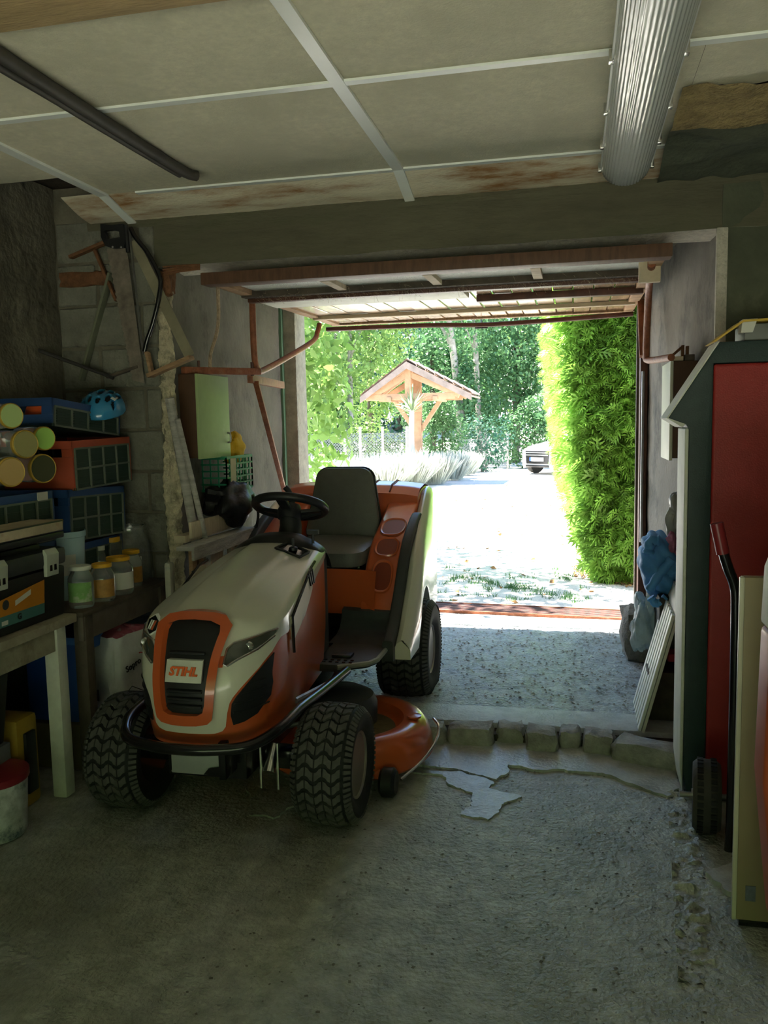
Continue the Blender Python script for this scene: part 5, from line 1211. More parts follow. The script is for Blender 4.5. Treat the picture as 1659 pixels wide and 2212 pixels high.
MB().add([TF(2.525, BZ+.042, .006), TF(2.56, BZ+.042, .006), TF(2.56, BZ+.058, .006), TF(2.525, BZ+.058, .006)], [(0, 1, 2, 3)]).build('label_code', m_lab_w, lab_)
mb = MB().box((TX0+.02, 2.40, BZ+.30), (TX1+.015, 2.90, BZ+.325)).box((TX0+.02, 2.40, BZ+.325), (TX1+.015, 2.90, BZ+.37), mi=1)
mb.xf(Matrix.Translation(Vector((0, 0, .012)))).build('foam_slab', [m_blackp, mat('dusty_foam', (.46, .38, .27), .9, var=.2, scale=9, col2=(.30, .13, .09), c2amt=.34, c2scale=4)], label='dusty cream foam slab with black backing on the toolbox', cat='slab', bevel=.006)
MB().box((-2.1, 2.30, BZ+.297), (-1.99, 2.46, BZ+.315)).jit(.01, 15).build('work_glove', mat('dirty_glove', (.36, .28, .12), .9, var=.3, scale=20), label='dirty yellow work glove on the near end of the toolbox', cat='glove', bevel=.006)
# --- under the benches
def bag(c, sx, sy, h, rz, name, m, label, cat, lab=None):
    def f(u, v):
        a = 2*PI*u; e = .45; cx_ = math.copysign(abs(math.cos(a))**e, math.cos(a)); sy_ = math.copysign(abs(math.sin(a))**e, math.sin(a))
        k = (1-.18*max(0, (v-.72)/.28)**1.5)*(1-.12*max(0, (.12-v)/.12)); w = .012*noise.noise(Vector((a*2.4, v*6, sx*50)))+.006*noise.noise(Vector((math.cos(a)*5, math.sin(a)*5, v*22)))
        return Matrix.Rotation(rz, 3, 'Z') @ Vector((cx_*(sx*k+w), sy_*(sy*k+w), h*v+.01*noise.noise(Vector((cx_*4, sy_*4, 1)))*v))+Vector(c)
    def top(u, v):
        p = f(u, 1.); q = Vector(c)+Vector((0, 0, h+.035)); return p.lerp(q, v)+Vector((0, 0, .012*noise.noise(p*25)*v))
    mb = MB().grid(f, 64, 30, closed_u=True); k = len(mb.f)
    mb.mi = [0 if (i//64)/30 > .33+.10*math.sin((i % 64)/64*2*PI+.6) else 1 for i in range(k)]
    mb.grid(top, 64, 6, mi=2, closed_u=True)
    return mb.build(name, m, smooth=True, label=label, cat=cat)
m_bagw = mat('white_paper_bag', (.56, .57, .58), .75, var=.1, scale=8, bump=.6, bscale=25); m_bagr = mat('magenta_bag_print', (.40, .07, .10), .7, var=.25, scale=10, bump=.4, bscale=25, col2=(.6, .55, .56), c2amt=.3, c2scale=14); m_bagt = mat('crimson_bag_top', (.36, .09, .13), .75, var=.3, scale=20, bump=.5, bscale=25, col2=(.62, .58, .6), c2amt=.36, c2scale=22)
BC = Vector((-1.985, 3.33, 0.0)); BR = -.22
sb = bag(BC, .085, .15, .545, BR, 'mortar_bag', [m_bagw, m_bagr, m_bagt], 'white paper bag of mortar with red print behind the front wheel', 'bag')
nb_ = Matrix.Rotation(BR, 3, 'Z')
fm = plane_M(BC+nb_ @ Vector((.096, -.045, .41)), nb_ @ Vector((0, 1, 0)), (0, 0, 1))
text_mb('Sopro', .040, fm @ Matrix.Rotation(.25, 4, 'Z'), .0008, bold=.0006).build('lettering', m_blackp, sb)
MB().tube([fm @ Vector((.045+.035*math.cos(a), .010+.035*math.sin(a), 0)) for a in [(-.9+2.6*k/14) for k in range(15)]], .003, 5).build('logo_arc', mat('logo_red', (.5, .03, .04), .5, var=0), sb)
text_mb('UPI', .06, plane_M(BC+nb_ @ Vector((.098, .03, .22)), nb_ @ Vector((0, 1, .28)), (0, 0, 1)), .0008, bold=.002).build('lettering', m_white, sb)
MB().tube([fm @ Vector(q) for q in ((-.10, -.14, .002), (-.02, -.09, .004), (.05, -.13, .002))], .002, 4).tube([fm @ Vector(q) for q in ((-.11, -.165, .002), (-.05, -.14, .004), (-.02, -.17, .002), (-.11, -.165, .002))], .002, 4).build('print_lines', m_blackp, sb)
M9 = plane_M(BC+nb_ @ Vector((0., -.162, .30)), nb_ @ Vector((1, 0, 0)), (0, 0, 1))
MB().box((-.05, -.03, 0), (0, .02, .002), M9).build('print_code', mat('print_grey', (.14, .14, .15), .7, var=0), sb)
# blue tub, teal case, black bin, cardboard, yellow tool, paint bucket
tp = at(215, 1420, X=-2.12); MB_c = MB().lathe([(0, 0), (.11, 0), (.125, .30), (.14, .30), (.14, .325), (.12, .325), (.105, .01), (0, .01)], 4, Matrix.Translation(Vector((-2.15, 3.33, .27))) @ Matrix.Rotation(PI/4, 4, 'Z'))
tub_ = thing('storage_tub', 'blue plastic tub with lid handle under the dark bench', 'tub', (-2.17, 3.22, .20))
MB().box((-2.31, 3.08, .20), (-2.06, 3.30, .545)).build('tub_body', mat('blue_tub', (.02, .075, .32), .45, var=.05), tub_, bevel=.015)
MB().box((-2.33, 3.06, .545), (-2.04, 3.33, .58)).build('tub_lid', mat('light_blue_lid', (.06, .16, .50), .4, var=.05), tub_, bevel=.008)
MB().box((-2.04, 3.14, .51), (-2.025, 3.24, .575)).build('clip', mat('light_blue_lid', (.06, .16, .50)), tub_, bevel=.004)
MB().box((-2.35, 3.06, 0.0), (-2.02, 3.28, .198)).build('cardboard_box', mat('old_cardboard', (.14, .12, .06), .85, var=.2), label='greenish cardboard box below the blue tub', cat='box', bevel=.004)
MB().box((-2.36, 3.40, .10), (-2.10, 3.60, .63)).build('teal_case', mat('teal_plastic', (.035, .085, .085), .45, var=.1), label='tall dark teal plastic case under the dark bench', cat='case', bevel=.03, seg=3)
bn = thing('black_tub', 'black plastic tub under the pale bench', 'tub', (-2.22, 2.4, .40))
MB().prism([(-2.40, .30), (-2.06, .30), (-2.02, .585), (-2.44, .585)], lambda p, t: Vector((p[0], 2.10+.50*t, p[1]))).build('tub_body', m_blackp, bn, bevel=.01)
MB().box((-2.45, 2.08, .585), (-2.005, 2.64, .61)).build('tub_rim', m_dgrey, bn, bevel=.006)
MB().box((-2.42, 2.05, .0), (-2.05, 2.62, .298)).build('grey_box', mat('grey_card', (.12, .13, .14), .8, var=.2), label='grey box under the black tub', cat='box', bevel=.006)
yt = thing('yellow_case', 'yellow and black tool case standing behind the white bench leg', 'case', (-2.2, 2.74, 0))
MB().box((-2.38, 2.66, 0), (-2.05, 2.785, .36)).build('shell', mat('dull_yellow', (.34, .22, .03), .5, var=.15), yt, bevel=.02)
MB().box((-2.05, 2.69, .06), (-2.035, 2.75, .30)).build('strap', m_blackp, yt, bevel=.005)
MB().box((-2.42, 2.02, 0), (-2.0, 2.035, .34)).xf(Matrix.Identity(4)).build('cardboard_sheet', mat('brown_card', (.20, .12, .06), .9, var=.2), label='brown cardboard sheet under the pale bench', cat='cardboard')
pb = at(-6, 1800, Z=0); bt = thing('paint_bucket', 'white paint bucket with red lid at the left edge', 'bucket', (pb.x, pb.y, 0))
MB().lathe([(0, 0), (.098, 0), (.104, .01), (.115, .20), (.118, .215), (.112, .22), (0, .215)], 32, Matrix.Translation(Vector((pb.x, pb.y, 0)))).build('pail', mat('printed_pail', (.50, .52, .54), .45, var=.35, scale=22, col2=(.05, .10, .14), c2amt=.42, c2scale=14), bt, smooth=True, auto=.7)
MB().lathe([(.119, .205), (.122, .21), (.122, .232), (.112, .236), (0, .232)], 32, Matrix.Translation(Vector((pb.x, pb.y, 0)))).build('lid', mat('wine_red_lid', (.22, .02, .03), .35, var=.1), bt, smooth=True, auto=.7)
# --- saws and tools on the front wall
def S_(px, py, d=.03): return at(px, py, Y=YF-d)
hs = thing('hand_saw', 'rusty hand saw with black handle hanging on the block wall', 'saw', S_(270, 830, .04))
A0, A1, B0, B1 = S_(232, 537, .05), S_(274, 535, .05), S_(288, 822, .04), S_(312, 828, .04)
mb = MB(); n = 44; vs = []
for k in range(n+1):
    t = k/n; L_ = A0.lerp(B0, t); R_ = A1.lerp(B1, t); tt = (Vector((-.007, 0, 0)) if k % 2 else Vector((0, 0, 0)))
    vs += [L_+tt, R_, L_+tt+Vector((0, .002, 0)), R_+Vector((0, .002, 0))]
fs = []
for k in range(n): o = k*4; fs += [(o, o+1, o+5, o+4), (o+2, o+6, o+7, o+3), (o, o+4, o+6, o+2), (o+1, o+3, o+7, o+5)]
fs += [(0, 2, 3, 1), (n*4, n*4+1, n*4+3, n*4+2)]
MB().add(vs, fs).build('blade', mat('rusty_blade', (.20, .17, .135), .6, metal=.4, var=.35, scale=18, col2=(.28, .25, .19), c2amt=.3, c2scale=25), hs)
ho = [(226, 487), (250, 490), (274, 487), (280, 510), (277, 538), (252, 540), (236, 534), (227, 515)]; hi_ = [(234, 502), (252, 500), (266, 503), (268, 516), (250, 519), (240, 520)]
skin_panel([(S_(*p).x, S_(*p).z) for p in ho], lambda a, b, o: Vector((a, YF-.05-o, b)), .018, .015, [[(S_(*p).x, S_(*p).z) for p in hi_]]).build('handle', m_blackp, hs, auto=.6)
for q in ((244, 534), (262, 534)): MB().lathe([(0, .0), (.005, .0), (.005, .004), (0, .005)], 10, Matrix.Translation(S_(*q, .068)) @ Matrix.Rotation(PI/2, 4, 'X')).build('rivet', m_steel, hs)
bs = thing('bow_saw', 'black curved bow saw hanging beside the hand saw', 'saw', S_(300, 760, .05))
MB().tube(smooth_path([S_(282, 492, .06), S_(292, 512, .06), S_(318, 545, .06), S_(340, 585, .06), S_(347, 610, .06), S_(342, 650, .06), S_(330, 700, .06), S_(318, 735, .06), S_(312, 760, .06)], 6), .011, 10).build('bow', m_black, bs, smooth=True)
MB().bar(S_(279, 495, .045), S_(309, 765, .045), .018, .002, (0, 0, 1)).build('blade', m_steel, bs)
MB().tube([S_(272, 487, .055), S_(277, 545, .055)], .011, 8).build('grip', m_blackp, bs, smooth=True)
sq = thing('wooden_square', 'large brown wooden set square leaning over the wall corner', 'set square', S_(370, 795, .05))
MB().bar(S_(288, 520, .022), S_(410, 770, .075), .004, .05, (1, 0, 0)).build('blade', mat('grey_green_slat', (.22, .20, .13), .7, var=.25), sq)
MB().bar(S_(322, 812, .065), S_(414, 772, .085), .02, .05, (0, -1, 0)).build('stock', m_wood, sq, bevel=.003)
MB().bar(S_(318, 760, .06), S_(330, 815, .06), .015, .035, (0, -1, 0)).build('brace', m_wood, sq, bevel=.003)
fs_ = thing('frame_saw', 'old wooden frame saw with rusty slats behind the hand saw', 'saw', S_(180, 815, .03))
MB().bar(S_(152, 556, .03), S_(228, 524, .035), .016, .035, (0, -1, 0)).build('stretcher', m_rustor, fs_, bevel=.003)
MB().bar(S_(205, 540, .03), S_(252, 650, .035), .014, .024, (0, -1, 0)).build('arm', m_rustor, fs_, bevel=.003)
MB().bar(S_(240, 590, .025), S_(176, 822, .025), .014, .045, (0, -1, 0)).build('slat', mat('mossy_slat', (.14, .15, .10), .8, var=.25), fs_, bevel=.003)
MB().bar(S_(232, 815, .03), S_(300, 792, .03), .014, .03, (0, -1, 0)).build('stretcher', m_darkwood, fs_, bevel=.003)
MB().tube([at(70, 752, Y=3.55), S_(235, 812, .04), S_(245, 817, .04)], .009, 8).build('iron_rod', mat('black_iron', (.03, .028, .025), .6, var=.2), label='thin black iron rod stuck across the wall corner', cat='rod')
# ================================================================== LEFT SIDE OF THE PASSAGE
WX = -1.915
cab = thing('wall_cabinet', 'small green-doored cabinet on the left passage wall', 'cabinet', (-1.87, 4.0, 1.30))
MB().box((WX-.02, 3.83, 1.30), (-1.815, 4.20, 1.715)).build('case', mat('brown_case', (.085, .04, .02), .6, var=.2), cab, bevel=.003)
cd = MB().box((-1.815, 3.825, 1.295), (-1.80, 4.20, 1.715)).build('door', mat('pale_green_paint', (.33, .43, .20), .5, var=.12, scale=4, col2=(.44, .54, .34), c2amt=.33, c2scale=5), cab, bevel=.003)
MB().tube(smooth_path([(-1.80, 4.165, 1.37), (-1.785, 4.165, 1.375), (-1.785, 4.165, 1.415), (-1.80, 4.165, 1.42)], 4), .005, 8).build('handle', m_steel, cd, smooth=True)
gc_ = thing('green_crate', 'green lattice plastic crate below the green cabinet', 'crate', (-1.85, 4.27, 1.115))
m_gc = mat('bright_green_plastic', (.02, .20, .10), .5, var=.08)
GX0, GX1, GY0, GY1, GZ0, GZ1 = -1.955, -1.775, 4.075, 4.43, 1.115, 1.29
MB().box((GX0, GY0, GZ0), (GX1, GY1, GZ0+.01)).build('base', m_gc, gc_)
for face in range(4):
    mb = MB()
    def F(s, z, w=.006):
        if face == 0: return Vector((GX1, GY0+(GY1-GY0)*s, z))
        if face == 1: return Vector((GX0, GY0+(GY1-GY0)*s, z))
        if face == 2: return Vector((GX0+(GX1-GX0)*s, GY0, z))
        return Vector((GX0+(GX1-GX0)*s, GY1, z))
    k = 8 if face < 2 else 4
    for i in range(k+1): mb.bar(F(i/k, GZ0), F(i/k, GZ1), .007, .007)
    for i in range(6): mb.bar(F(0, GZ0+(GZ1-GZ0)*i/5), F(1, GZ0+(GZ1-GZ0)*i/5), .007, .009 if i < 5 else .016)
    mb.build('lattice_side', m_gc, gc_)
MB().box((GX1+.002, 4.12, 1.16), (GX1+.006, 4.19, 1.285)).build('label_card', mat('buff_card', (.52, .46, .30), .8, var=.1), gc_)
def cloth(c, r, name, m, label, cat, seed, amp=.35, n=40, fr=5., flat=1.):
    def f(u, v):
        a = 2*PI*u; b = PI*(v-.5); d = Vector((math.cos(a)*math.cos(b), math.sin(a)*math.cos(b), math.sin(b)))
        k = 1+amp*noise.noise(d*1.7+Vector((seed, 0, 0)))+amp*.35*abs(noise.noise(d*fr+Vector((0, seed, 0))))-.1
        return Vector(c)+Vector((d.x*r[0]*k, d.y*r[1]*k, d.z*r[2]*k))
    return MB().grid(f, n, n//2, closed_u=True).build(name, m, smooth=True, label=label, cat=cat)
cloth((-1.84, 4.32, 1.335), (.06, .11, .085), 'yellow_cloth', mat('yellow_fabric', (.62, .38, .01), .7, var=.1, bump=.4, bscale=30), 'crumpled bright yellow cloth in the green crate', 'cloth', 3.3)
cloth((-1.80, 4.16, 1.05), (.12, .20, .12), 'black_bag', mat('black_nylon', (.010, .010, .011), .45, var=.2, bump=.5, bscale=25), 'crumpled black bag on the wooden bench under the green crate', 'bag', 7.1, .45)
MB().tube(smooth_path([(-1.70, 4.30, 1.02), (-1.685, 4.27, .96), (-1.69, 4.24, .89)], 4), .008, 6).build('bag_strap', m_blackp, label='black strap dangling from the crumpled bag', cat='strap', smooth=True)
wb = thing('wooden_rack', 'slatted wooden bench frame with grey top plank under the black bag', 'bench', (-1.8, 3.9, ZP))
pA, pB = at(398, 1180, X=-1.73), at(528, 1138, X=-1.73)
MB().box((-1.79, 3.50, .885), (-1.70, 4.27, .905)).box((-1.715, 3.50, .84), (-1.70, 4.27, .886)).build('top_plank', m_greywood, wb, bevel=.004)
MB().box((-1.86, 3.62, .905), (-1.80, 4.28, .94)).box((-1.80, 3.66, .92), (-1.785, 4.26, 1.0)).build('back_board', m_palewood, wb, bevel=.003)
for y, w, mm in ((3.53, .05, m_wood), (3.60, .05, m_wood), (3.68, .05, m_whitepaint), (3.98, .05, m_palewood), (4.20, .05, m_whitepaint)):
    MB().box((-1.745, y, ZP), (-1.725, y+w, .885)).build('slat', mm, wb, bevel=.003)
MB().box((-1.775, 4.04, ZP), (-1.755, 4.19, .88)).build('slat', m_wood, wb, bevel=.003)
MB().box((-1.775, 3.78, .74), (-1.755, 3.95, .86)).build('cross_board', m_palewood, wb, bevel=.003)
MB().box((-1.79, 3.55, .50), (-1.76, 4.22, .56)).build('rail', m_wood, wb, bevel=.003)
for k, (a, b, r, lb) in enumerate((((366, 860), (420, 1170), .022, 'thick bare wooden pole leaning in the passage corner'), ((383, 905), (445, 1180), .014, 'thin wooden pole leaning beside the thick one'))):
    P0 = at(*a, Y=3.66); P1 = at(*b, Y=3.80); d = P1-P0; P2_ = P0+d*((ZP-P0.z)/d.z)
    MB().tube(smooth_path([P0, P0.lerp(P2_, .4)+Vector((.006, 0, 0)), P2_], 6), r, 9).build('wooden_pole', m_greywood, smooth=True, label=lb, cat='pole', group='poles leaning in the passage')
MB().box((-1.86, 3.50, .45), (-1.825, 3.55, .83)).jit(.004).build('paper_roll', mat('blue_white_sack', (.50, .50, .40), .7, var=.2, col2=(.08, .15, .36), c2amt=.42, c2scale=5), label='torn blue and white paper sack beside the bench frame', cat='sack', bevel=.02)
# ================================================================== RIGHT SIDE: BOILER, HAND TRUCK, PANELS
bo = thing('boiler', 'red and dark green boiler cabinet with slanted hood in the right corner', 'boiler', (.9, 3.45, 0))
BY, BYF = 3.24, 3.47
def b2(px, py): p = at(px, py, Y=BY); return (p.x, p.z)
m_bred = mat('boiler_red', (.29, .022, .02), .45, var=.06, scale=20, bump=.15, bscale=200); m_bgrn = mat('boiler_dark_green', (.022, .042, .040), .5, var=.1, scale=30, bump=.15, bscale=200)
xL = b2(1482, 1300)[0]; xr = b2(1533, 1200)[0]; zt_ = b2(1555, 738)[1]; zs_ = b2(1540, 785)[1]
prof = [b2(1555, 738), b2(1444, 903), b2(1481, 916), (xL, b2(1481, 930)[1]), (xL, .09), (xL+.02, .0), (xr, .0), (xr, zs_-.01), (xr, zs_), (1.5, zs_), (1.5, zt_)]
MB().prism(prof, lambda p, t: Vector((p[0], BY+(BYF-BY)*t, p[1]))).build('hood_casing', m_bgrn, bo, bevel=.006)
MB().box((xr, BY-.004, 0.0), (1.5, BYF, zs_-.002)).build('side_panel', m_bred, bo, bevel=.012, seg=3)
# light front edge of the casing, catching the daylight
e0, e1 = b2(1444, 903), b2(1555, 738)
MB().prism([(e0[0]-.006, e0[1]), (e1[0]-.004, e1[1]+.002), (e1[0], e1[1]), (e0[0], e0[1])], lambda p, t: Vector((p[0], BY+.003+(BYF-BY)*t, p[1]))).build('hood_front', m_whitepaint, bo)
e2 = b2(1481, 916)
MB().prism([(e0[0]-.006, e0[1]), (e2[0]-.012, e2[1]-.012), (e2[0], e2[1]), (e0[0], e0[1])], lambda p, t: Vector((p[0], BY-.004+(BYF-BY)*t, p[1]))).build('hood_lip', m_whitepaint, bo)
MB().prism([(xL-.03+.03*(1-math.cos(a)), 0) for a in [0]]+[(xL, .06), (xL-.032, .12), (xL-.034, e2[1]-.01), (xL, e2[1]-.01)] if False else [(xL, .02), (xL-.012, .12), (xL-.014, e2[1]-.015), (xL, e2[1]-.015)], lambda p, t: Vector((p[0], BY+.002+(BYF-BY-.01)*t, p[1]))).build('front_door', m_whitepaint, bo, bevel=.006, seg=3)
# yellow folded sheet on top
yp = [at(1540, 733, Y=3.2), at(1560, 716, Y=3.3), at(1600, 691, Y=3.35), at(1652, 692, Y=3.4), at(1650, 720, Y=3.35)]
yf = thing('yellow_folder', 'yellow folded plastic sheet with white label on top of the boiler', 'folder', (yp[1].x, 3.4, zt_))
px_, pz_ = b2(1541, 733)
MB().prism([(px_, zt_+.002), (px_+.10, zt_+.075), (px_+.2, zt_+.078), (px_+.2, zt_+.070), (px_+.103, zt_+.067), (px_+.012, zt_+.002)], lambda p, t: Vector((p[0], 3.25+.2*t, p[1]))).build('sheet', mat('yellow_sheet', (.58, .38, .05), .45, var=.06), yf, bevel=.002)
MB().prism([(px_+.10, zt_+.0765), (px_+.15, zt_+.0785), (px_+.135, zt_+.03), (px_+.095, zt_+.03)], lambda p, t: Vector((p[0], 3.256+.06*t, p[1]))).build('label', m_lab_w, yf)
MB().box((px_+.11, 3.27, zt_+.001), (px_+.30, 3.46, zt_+.062)).build('grey_box', mat('grey_plastic', (.16, .17, .16), .5, var=.1), label='small grey box under the yellow sheet on the boiler', cat='box', bevel=.006)
# hand truck
ht = thing('hand_truck', 'black hand truck with red grip and worn rubber wheel leaning at the boiler', 'hand truck', (.53, 2.95, 0))
HY = 2.86
def h2(px, py, Y=HY): return at(px, py, Y=Y)
MB().tube(smooth_path([h2(1562, 1192), h2(1574, 1230), h2(1586, 1262), h2(1590, 1300), h2(1588, 1450), h2(1583, 1650), h2(1578, 1800), h2(1572, 1860)], 5), .017, 10).build('frame_tube', m_black, ht, smooth=True)
o2 = Vector((.36, .03, 0))
MB().tube(smooth_path([h2(1562, 1192)+o2, h2(1574, 1230)+o2, h2(1586, 1262)+o2, h2(1590, 1300)+o2, h2(1588, 1450)+o2, h2(1583, 1650)+o2, h2(1572, 1860)+o2], 5), .017, 10).build('frame_tube', m_black, ht, smooth=True)
m_grip = mat('red_grip', (.24, .025, .03), .3, var=.05)
for o in (Vector((0, 0, 0)), o2):
    MB().tube([h2(1562, 1196)+o, h2(1548, 1130)+o], .021, 12).build('grip', m_grip, ht, smooth=True)
for py in (1262, 1600): MB().tube([h2(1588, py), h2(1588, py)+o2], .012, 8).build('cross_bar', m_black, ht, smooth=True)
wc_ = h2(1526, 1713, 2.99); WR = .125
for o in (0, .46):
    M_ = Matrix.Translation(Vector((wc_.x+o, wc_.y, WR+.002))) @ Matrix.Rotation(PI/2, 4, 'Y') @ Matrix.Rotation(.12, 4, 'X')
    wt = MB().lathe([(.05, -.034), (.07, -.04), (WR*.88, -.046), (WR*.97, -.034), (WR, -.012), (WR, .012), (WR*.97, .034), (WR*.88, .046), (.07, .04), (.05, .034)], 40, M_).build('tyre', mat('worn_rubber', (.065, .062, .052), .8, var=.25, bump=.4, bscale=40), ht, smooth=True)
    mb = MB()
    for k in range(34):
        a = 2*PI*k/34
        for s_ in (-1, 1): mb.box((WR*.985, -.007, s_*.022-.010), (WR+.004, .007, s_*.022+.010), M_ @ Matrix.Rotation(a+s_*.05, 4, 'Z'))
    mb.build('tread', m_rubber, wt, kind='stuff')
    MB().lathe([(0, -.05), (.018, -.05), (.02, -.03), (.052, -.028), (.052, .028), (.02, .03), (.018, .05), (0, .05)], 20, M_).build('hub', m_steel, ht, smooth=True, auto=.6)
MB().tube([Vector((wc_.x-.09, wc_.y, WR)), Vector((wc_.x+.53, wc_.y, WR))], .011, 10).build('axle', m_steel, ht, smooth=True)
MB().bar(Vector((wc_.x+.10, wc_.y, WR)), h2(1580, 1780), .03, .012).build('stay', m_black, ht)
MB().box((wc_.x+.08, 2.78, 0.004), (wc_.x+.40, 2.97, .012)).build('toe_plate', m_black, ht)
# beige slab
p0 = at(1580, 1985, Z=.02); z1 = at(1590, 1247, Y=p0.y).z
bs_ = thing('beige_panel', 'tall beige metal panel with pale edge standing in front of the boiler', 'panel', (p0.x+.1, p0.y, 0))
MB().box((p0.x+.012, p0.y, .02), (p0.x+.26, p0.y+.035, z1)).build('sheet', mat('beige_metal', (.30, .245, .14), .45, var=.06, scale=3), bs_, bevel=.004)
for k in range(2): MB().box((p0.x+.010*k*.6, p0.y-.003+.016*k, .02), (p0.x+.012, p0.y+.012+.016*k, z1)).build('edge_strip', mat('pale_edge', (.58, .57, .43), .4, var=.04), bs_, bevel=.002)
MB().box((p0.x+.035, p0.y-.002, .08), (p0.x+.062, p0.y, .125)).build('sticker', mat('grey_sticker', (.14, .16, .20), .5, var=.2, scale=60), bs_)
MB().box((p0.x+.02, p0.y+.005, 0), (p0.x+.25, p0.y+.03, .02)).build('foot', m_black, bs_)
# orange machine cut by the right edge
om = thing('orange_machine', 'orange machine housing with pale grey upper panel at the right edge', 'machine', (.75, 2.1, 0))
OY = 2.28; ox = at(1632, 1500, Y=OY).x
zg0 = at(1640, 1340, Y=OY).z; zg1 = at(1659, 1150, Y=OY).z
MB().prism([(ox+.03, .16), (ox+.14, .02), (1.2, .02), (1.2, zg0), (ox, zg0), (ox-.008, .55)], lambda p, t: Vector((p[0], OY-.16+.13*t, p[1]))).build('housing', mat('machine_orange', (.42, .085, .03), .42, var=.04), om, bevel=.02, seg=3)
MB().prism([(ox, zg0+.004), (1.2, zg0+.004), (1.2, zg1+.1), (ox+.07, zg1+.1), (ox+.005, zg0+.15)], lambda p, t: Vector((p[0], OY-.14+.11*t, p[1]))).build('upper_panel', m_whitepaint, om, bevel=.008)
MB().box((ox+.02, OY-.15, zg0+.02), (ox+.04, OY-.135, zg0+.05)).build('latch', m_black, om, bevel=.003)
MB().box((ox+.15, OY-.14, 0), (ox+.5, OY-.05, .03)).build('base', m_black, om)
# ------------------------------------------------ right side of the passage
rc = thing('wall_cabinet', 'narrow brown cabinet with pale door on the right passage wall', 'cabinet', (.5, 4.2, 1.3))
c0 = at(1455, 780, Y=4.1); c1 = at(1500, 780, Y=4.1); zb_ = at(1455, 990, Y=4.1).z
MB().box((c0.x, 4.1, zb_), (PXR0+.02, 4.42, c0.z)).build('case', mat('brown_case_2', (.075, .035, .018), .6, var=.2), rc, bevel=.003)
MB().box((c0.x-.015, 4.09, zb_-.01), (c0.x, 4.46, c0.z)).build('door', mat('pale_grey_green', (.50, .53, .42), .5, var=.08), rc, bevel=.003)
tl = thing('latch_block', 'small rusty latch with wooden wedge on top of the right cabinet', 'latch', (c0.x+.05, 4.15, c0.z))
MB().box((c0.x+.0, 4.11, c0.z+.001), (c0.x+.045, 4.2, c0.z+.022)).build('wedge', m_palewood, tl, bevel=.003)
MB().box((c0.x+.05, 4.12, c0.z+.001), (c0.x+.095, 4.18, c0.z+.03)).build('block', m_darkwood, tl, bevel=.003)
MB().bar((c0.x+.0, 4.14, c0.z+.03), (c0.x+.04, 4.14, c0.z+.065), .02, .012).tube([(c0.x+.045, 4.15, c0.z+.02), (c0.x+.045, 4.15, c0.z+.075)], .008, 8).tube([(c0.x+.065, 4.15, c0.z+.02), (c0.x+.065, 4.15, c0.z+.07)], .008, 8).build('hasp', m_rustor, tl)
# ribbed white panel leaning
a0 = at(1371, 1502, Z=ZP); a1 = at(1386, 1582, Z=ZP); t0 = at(1449, 1245, Y=a0.y); t1 = at(1473, 1290, Y=a1.y)
rp = thing('ribbed_panel', 'white ribbed plastic panel leaning beside the boiler', 'panel', a1)
nn = ((a0-a1).cross(t1-a1)).normalized()
if nn.x > 0: nn = -nn
w_ = (a0-a1)
def RPt(s, t, o=0): return a1.lerp(a0, s)+((t1-a1).lerp(t0-a0, s))*t+nn*o
MB().prism([(0, 0), (1, 0), (1, 1), (0, 1)], lambda p, t: RPt(p[0], p[1], -.012*t)).build('sheet', mat('panel_white', (.56, .56, .48), .45, var=.05), rp)
for k in range(6):
    s0 = .02+k*.135; MB().prism([(s0, 0), (s0+.085, 0), (s0+.085, .86), (s0, .86)], lambda p, t: RPt(p[0], p[1], .002+.014*t)).build('rib', m_white, rp, bevel=.002, seg=1)
# dark box carrying the clothes
MB().box((.40, 4.10, ZP), (.53, 4.48, .60)).build('dark_box', mat('dark_box', (.035, .035, .03), .7, var=.2), label='dark box behind the ribbed panel carrying the clothes', cat='box', bevel=.008)
m_jk = mat('blue_quilt', (.07, .24, .52), .6, var=.12, scale=10, bump=.4, bscale=30)
m_jk2 = mat('blue_lining', (.03, .09, .24), .7, var=.15)
jk = thing('blue_jacket', 'blue quilted jacket slumped on the pile of clothes', 'jacket', (.44, 4.25, .60))
jc = at(1420, 1222, Y=4.22)
def jb(u, v):
    a = 2*PI*u; b = PI*(v-.5); d = Vector((math.cos(a)*math.cos(b), math.sin(a)*math.cos(b), math.sin(b)))
    k = 1+.28*noise.noise(d*1.6+Vector((4, 2, 0)))+.10*abs(math.sin((d.z*.9+d.x*.5)*8))
    return Vector((jc.x+.015+d.x*.10*k, jc.y+.05+d.y*.15*k, jc.z+d.z*.15*k-.25*d.x*.1))
MB().grid(jb, 60, 44, closed_u=True).build('body', m_jk, jk, smooth=True)
for q, r_ in ((((1402, 1275), (1425, 1240), (1452, 1208)), .022), (((1400, 1195), (1406, 1170), (1425, 1168)), .026), (((1405, 1290), (1420, 1305), (1440, 1290)), .020)):
    pts = smooth_path([at(*p, Y=4.12) for p in q], 5); MB().tube(pts, [r_*(1+.15*math.sin(i*2.2)) for i in range(len(pts))], 10).build('sleeve', m_jk, jk, smooth=True)
c = at(1448, 1180, Y=4.2); cloth((c.x+.01, 4.2, c.z), (.05, .06, .06), 'pink_cloth', mat('mauve_fleece', (.40, .15, .24), .9, var=.25, scale=20, bump=.8, bscale=60), 'mauve pink fleece on top of the blue jacket', 'cloth', 1.2, .5)
c = at(1462, 1110, Y=4.25); cloth((c.x+.02, 4.27, c.z), (.065, .06, .13), 'grey_bag', mat('grey_film', (.30, .31, .30), .35, var=.2, scale=6, bump=.6, bscale=20), 'crumpled grey bag hanging above the clothes', 'bag', 5.7, .5, 44, 7)
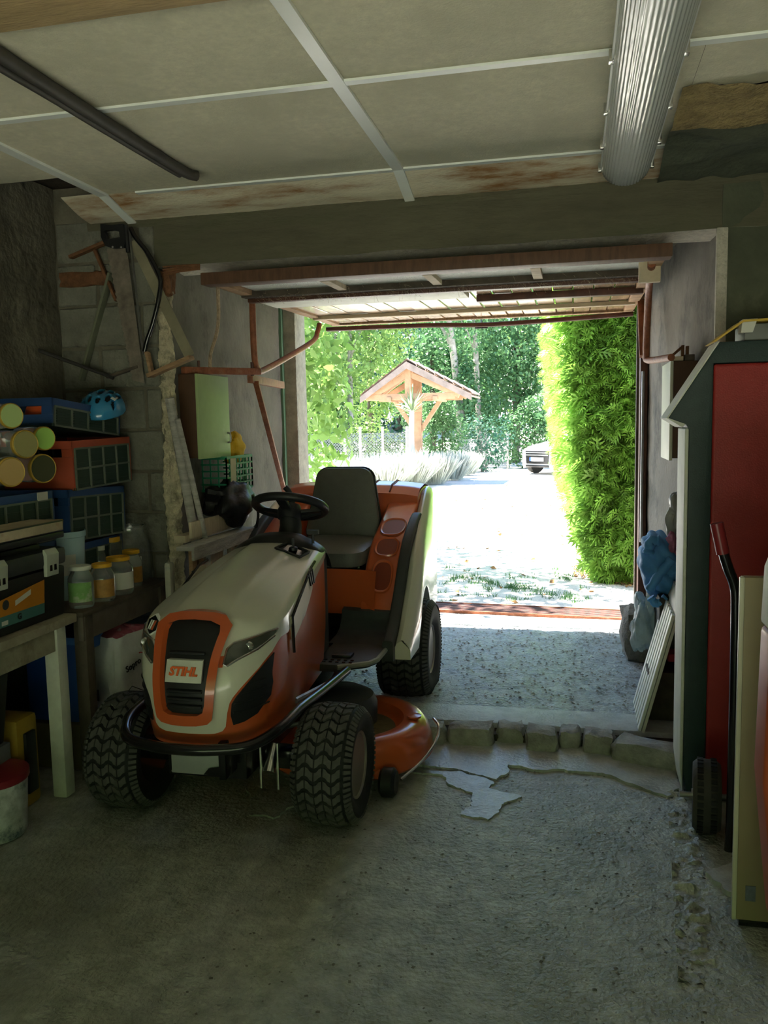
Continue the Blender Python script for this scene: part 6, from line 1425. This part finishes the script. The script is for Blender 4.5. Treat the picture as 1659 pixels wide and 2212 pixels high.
c = at(1392, 1335, Y=4.35); pbg = cloth((c.x+.01, 4.38, c.z-.03), (.075, .09, .17), 'plastic_bag', mat('thin_blue_white_film', (.50, .60, .64), .4, var=.25, scale=7, bump=.9, bscale=22, transl=.3), 'thin bluish white plastic bag spilling beside the rough stone', 'bag', 9.4, .55, 56, 8)
st0 = at(1368, 1345, Y=4.95); s_ = stone((st0.x-.06, 4.85, ZP-.01), (st0.x+.10, 5.10, .36), 77, None, 'boulder', mat('rough_boulder', (.20, .18, .15), .9, var=.3, scale=14, bump=1.4, bscale=40), .1, .035)
tag(s_, 'rough grey boulder at the right door jamb', 'stone')
c = at(1380, 1412, Z=ZP+.01); cloth((c.x-.02, c.y+.03, ZP+.016), (.04, .03, .016), 'red_rag', mat('red_fabric', (.40, .04, .06), .8, var=.2), 'small red rag on the passage floor by the ribbed panel', 'rag', 2.2, .4)
c = at(1440, 1425, Y=3.95); MB().box((c.x+.01, 3.99, c.z-.02), (c.x+.09, 4.07, c.z+.02)).jit(.012, 18).build('red_case', mat('red_fabric', (.40, .04, .06)), label='red fabric case lying on the grey plank behind the ribbed panel', cat='case', bevel=.01)
MB().bar(at(1446, 1455, Y=4.06), at(1470, 1490, Y=4.02), .05, .02).build('grey_plank', m_greywood, label='short grey plank behind the ribbed panel', cat='plank', bevel=.003)
MB().box((.34, 3.92, ZP), (.55, 4.07, at(1440, 1440, Y=3.95).z-.02)).build('dark_crate', m_darkwood, label='dark wooden crate in the shade behind the ribbed panel', cat='crate', bevel=.006)
# ------------------------------------------------ fluorescent ceiling light
fx = .195; FY0, FY1 = 1.90, 3.60; FZ0 = 2.44
fl2 = thing('ceiling_light', 'long ribbed fluorescent ceiling light, switched off', 'ceiling light', (fx, 2.75, 2.49))
MB().box((fx-.055, FY0+.02, FZ0), (fx+.055, FY1-.02, 2.492)).build('housing', mat('grey_housing', (.45, .47, .44), .5, var=.08), fl2, bevel=.008)
n = 40; R1, R2 = .092, .075
def dif(u, v):
    a = PI*(1+u); y = FY0+(FY1-FY0)*v; e = min(1, min(v, 1-v)*28); k = .35+.65*math.sqrt(max(0, 1-(1-e)**2)); rib = 1+.012*(math.cos(u*PI*44))
    return Vector((fx+R1*math.cos(a)*rib*(.75+.25*k), y, FZ0+.004+R2*math.sin(a)*rib*k))
MB().grid(dif, 176, 40).build('diffuser', mat('prismatic_cover', (.82, .86, .82), .16, trans=.35, var=.06, scale=4, ior=1.4, bump=.25, bscale=60, stretch=(1, .15, 1), spec=.8), fl2, smooth=True)
for sx in (-1, 1):
    MB().box((fx+sx*.094-.004, FY0, FZ0-.003), (fx+sx*.094+.004, FY1-.03, FZ0+.012)).build('rim', m_white, fl2, bevel=.002)
    for yy in (2.1, 2.5, 2.9, 3.25, 3.54): MB().box((fx+sx*.099-.007, yy-.012, FZ0-.012), (fx+sx*.099+.007, yy+.012, FZ0+.022)).build('clip', m_chrome, fl2, bevel=.002)
    MB().tube([(fx+sx*.028, FY0+.08, FZ0-.024), (fx+sx*.028, FY1-.08, FZ0-.024)], .013, 10).build('tube', m_white, fl2, smooth=True)
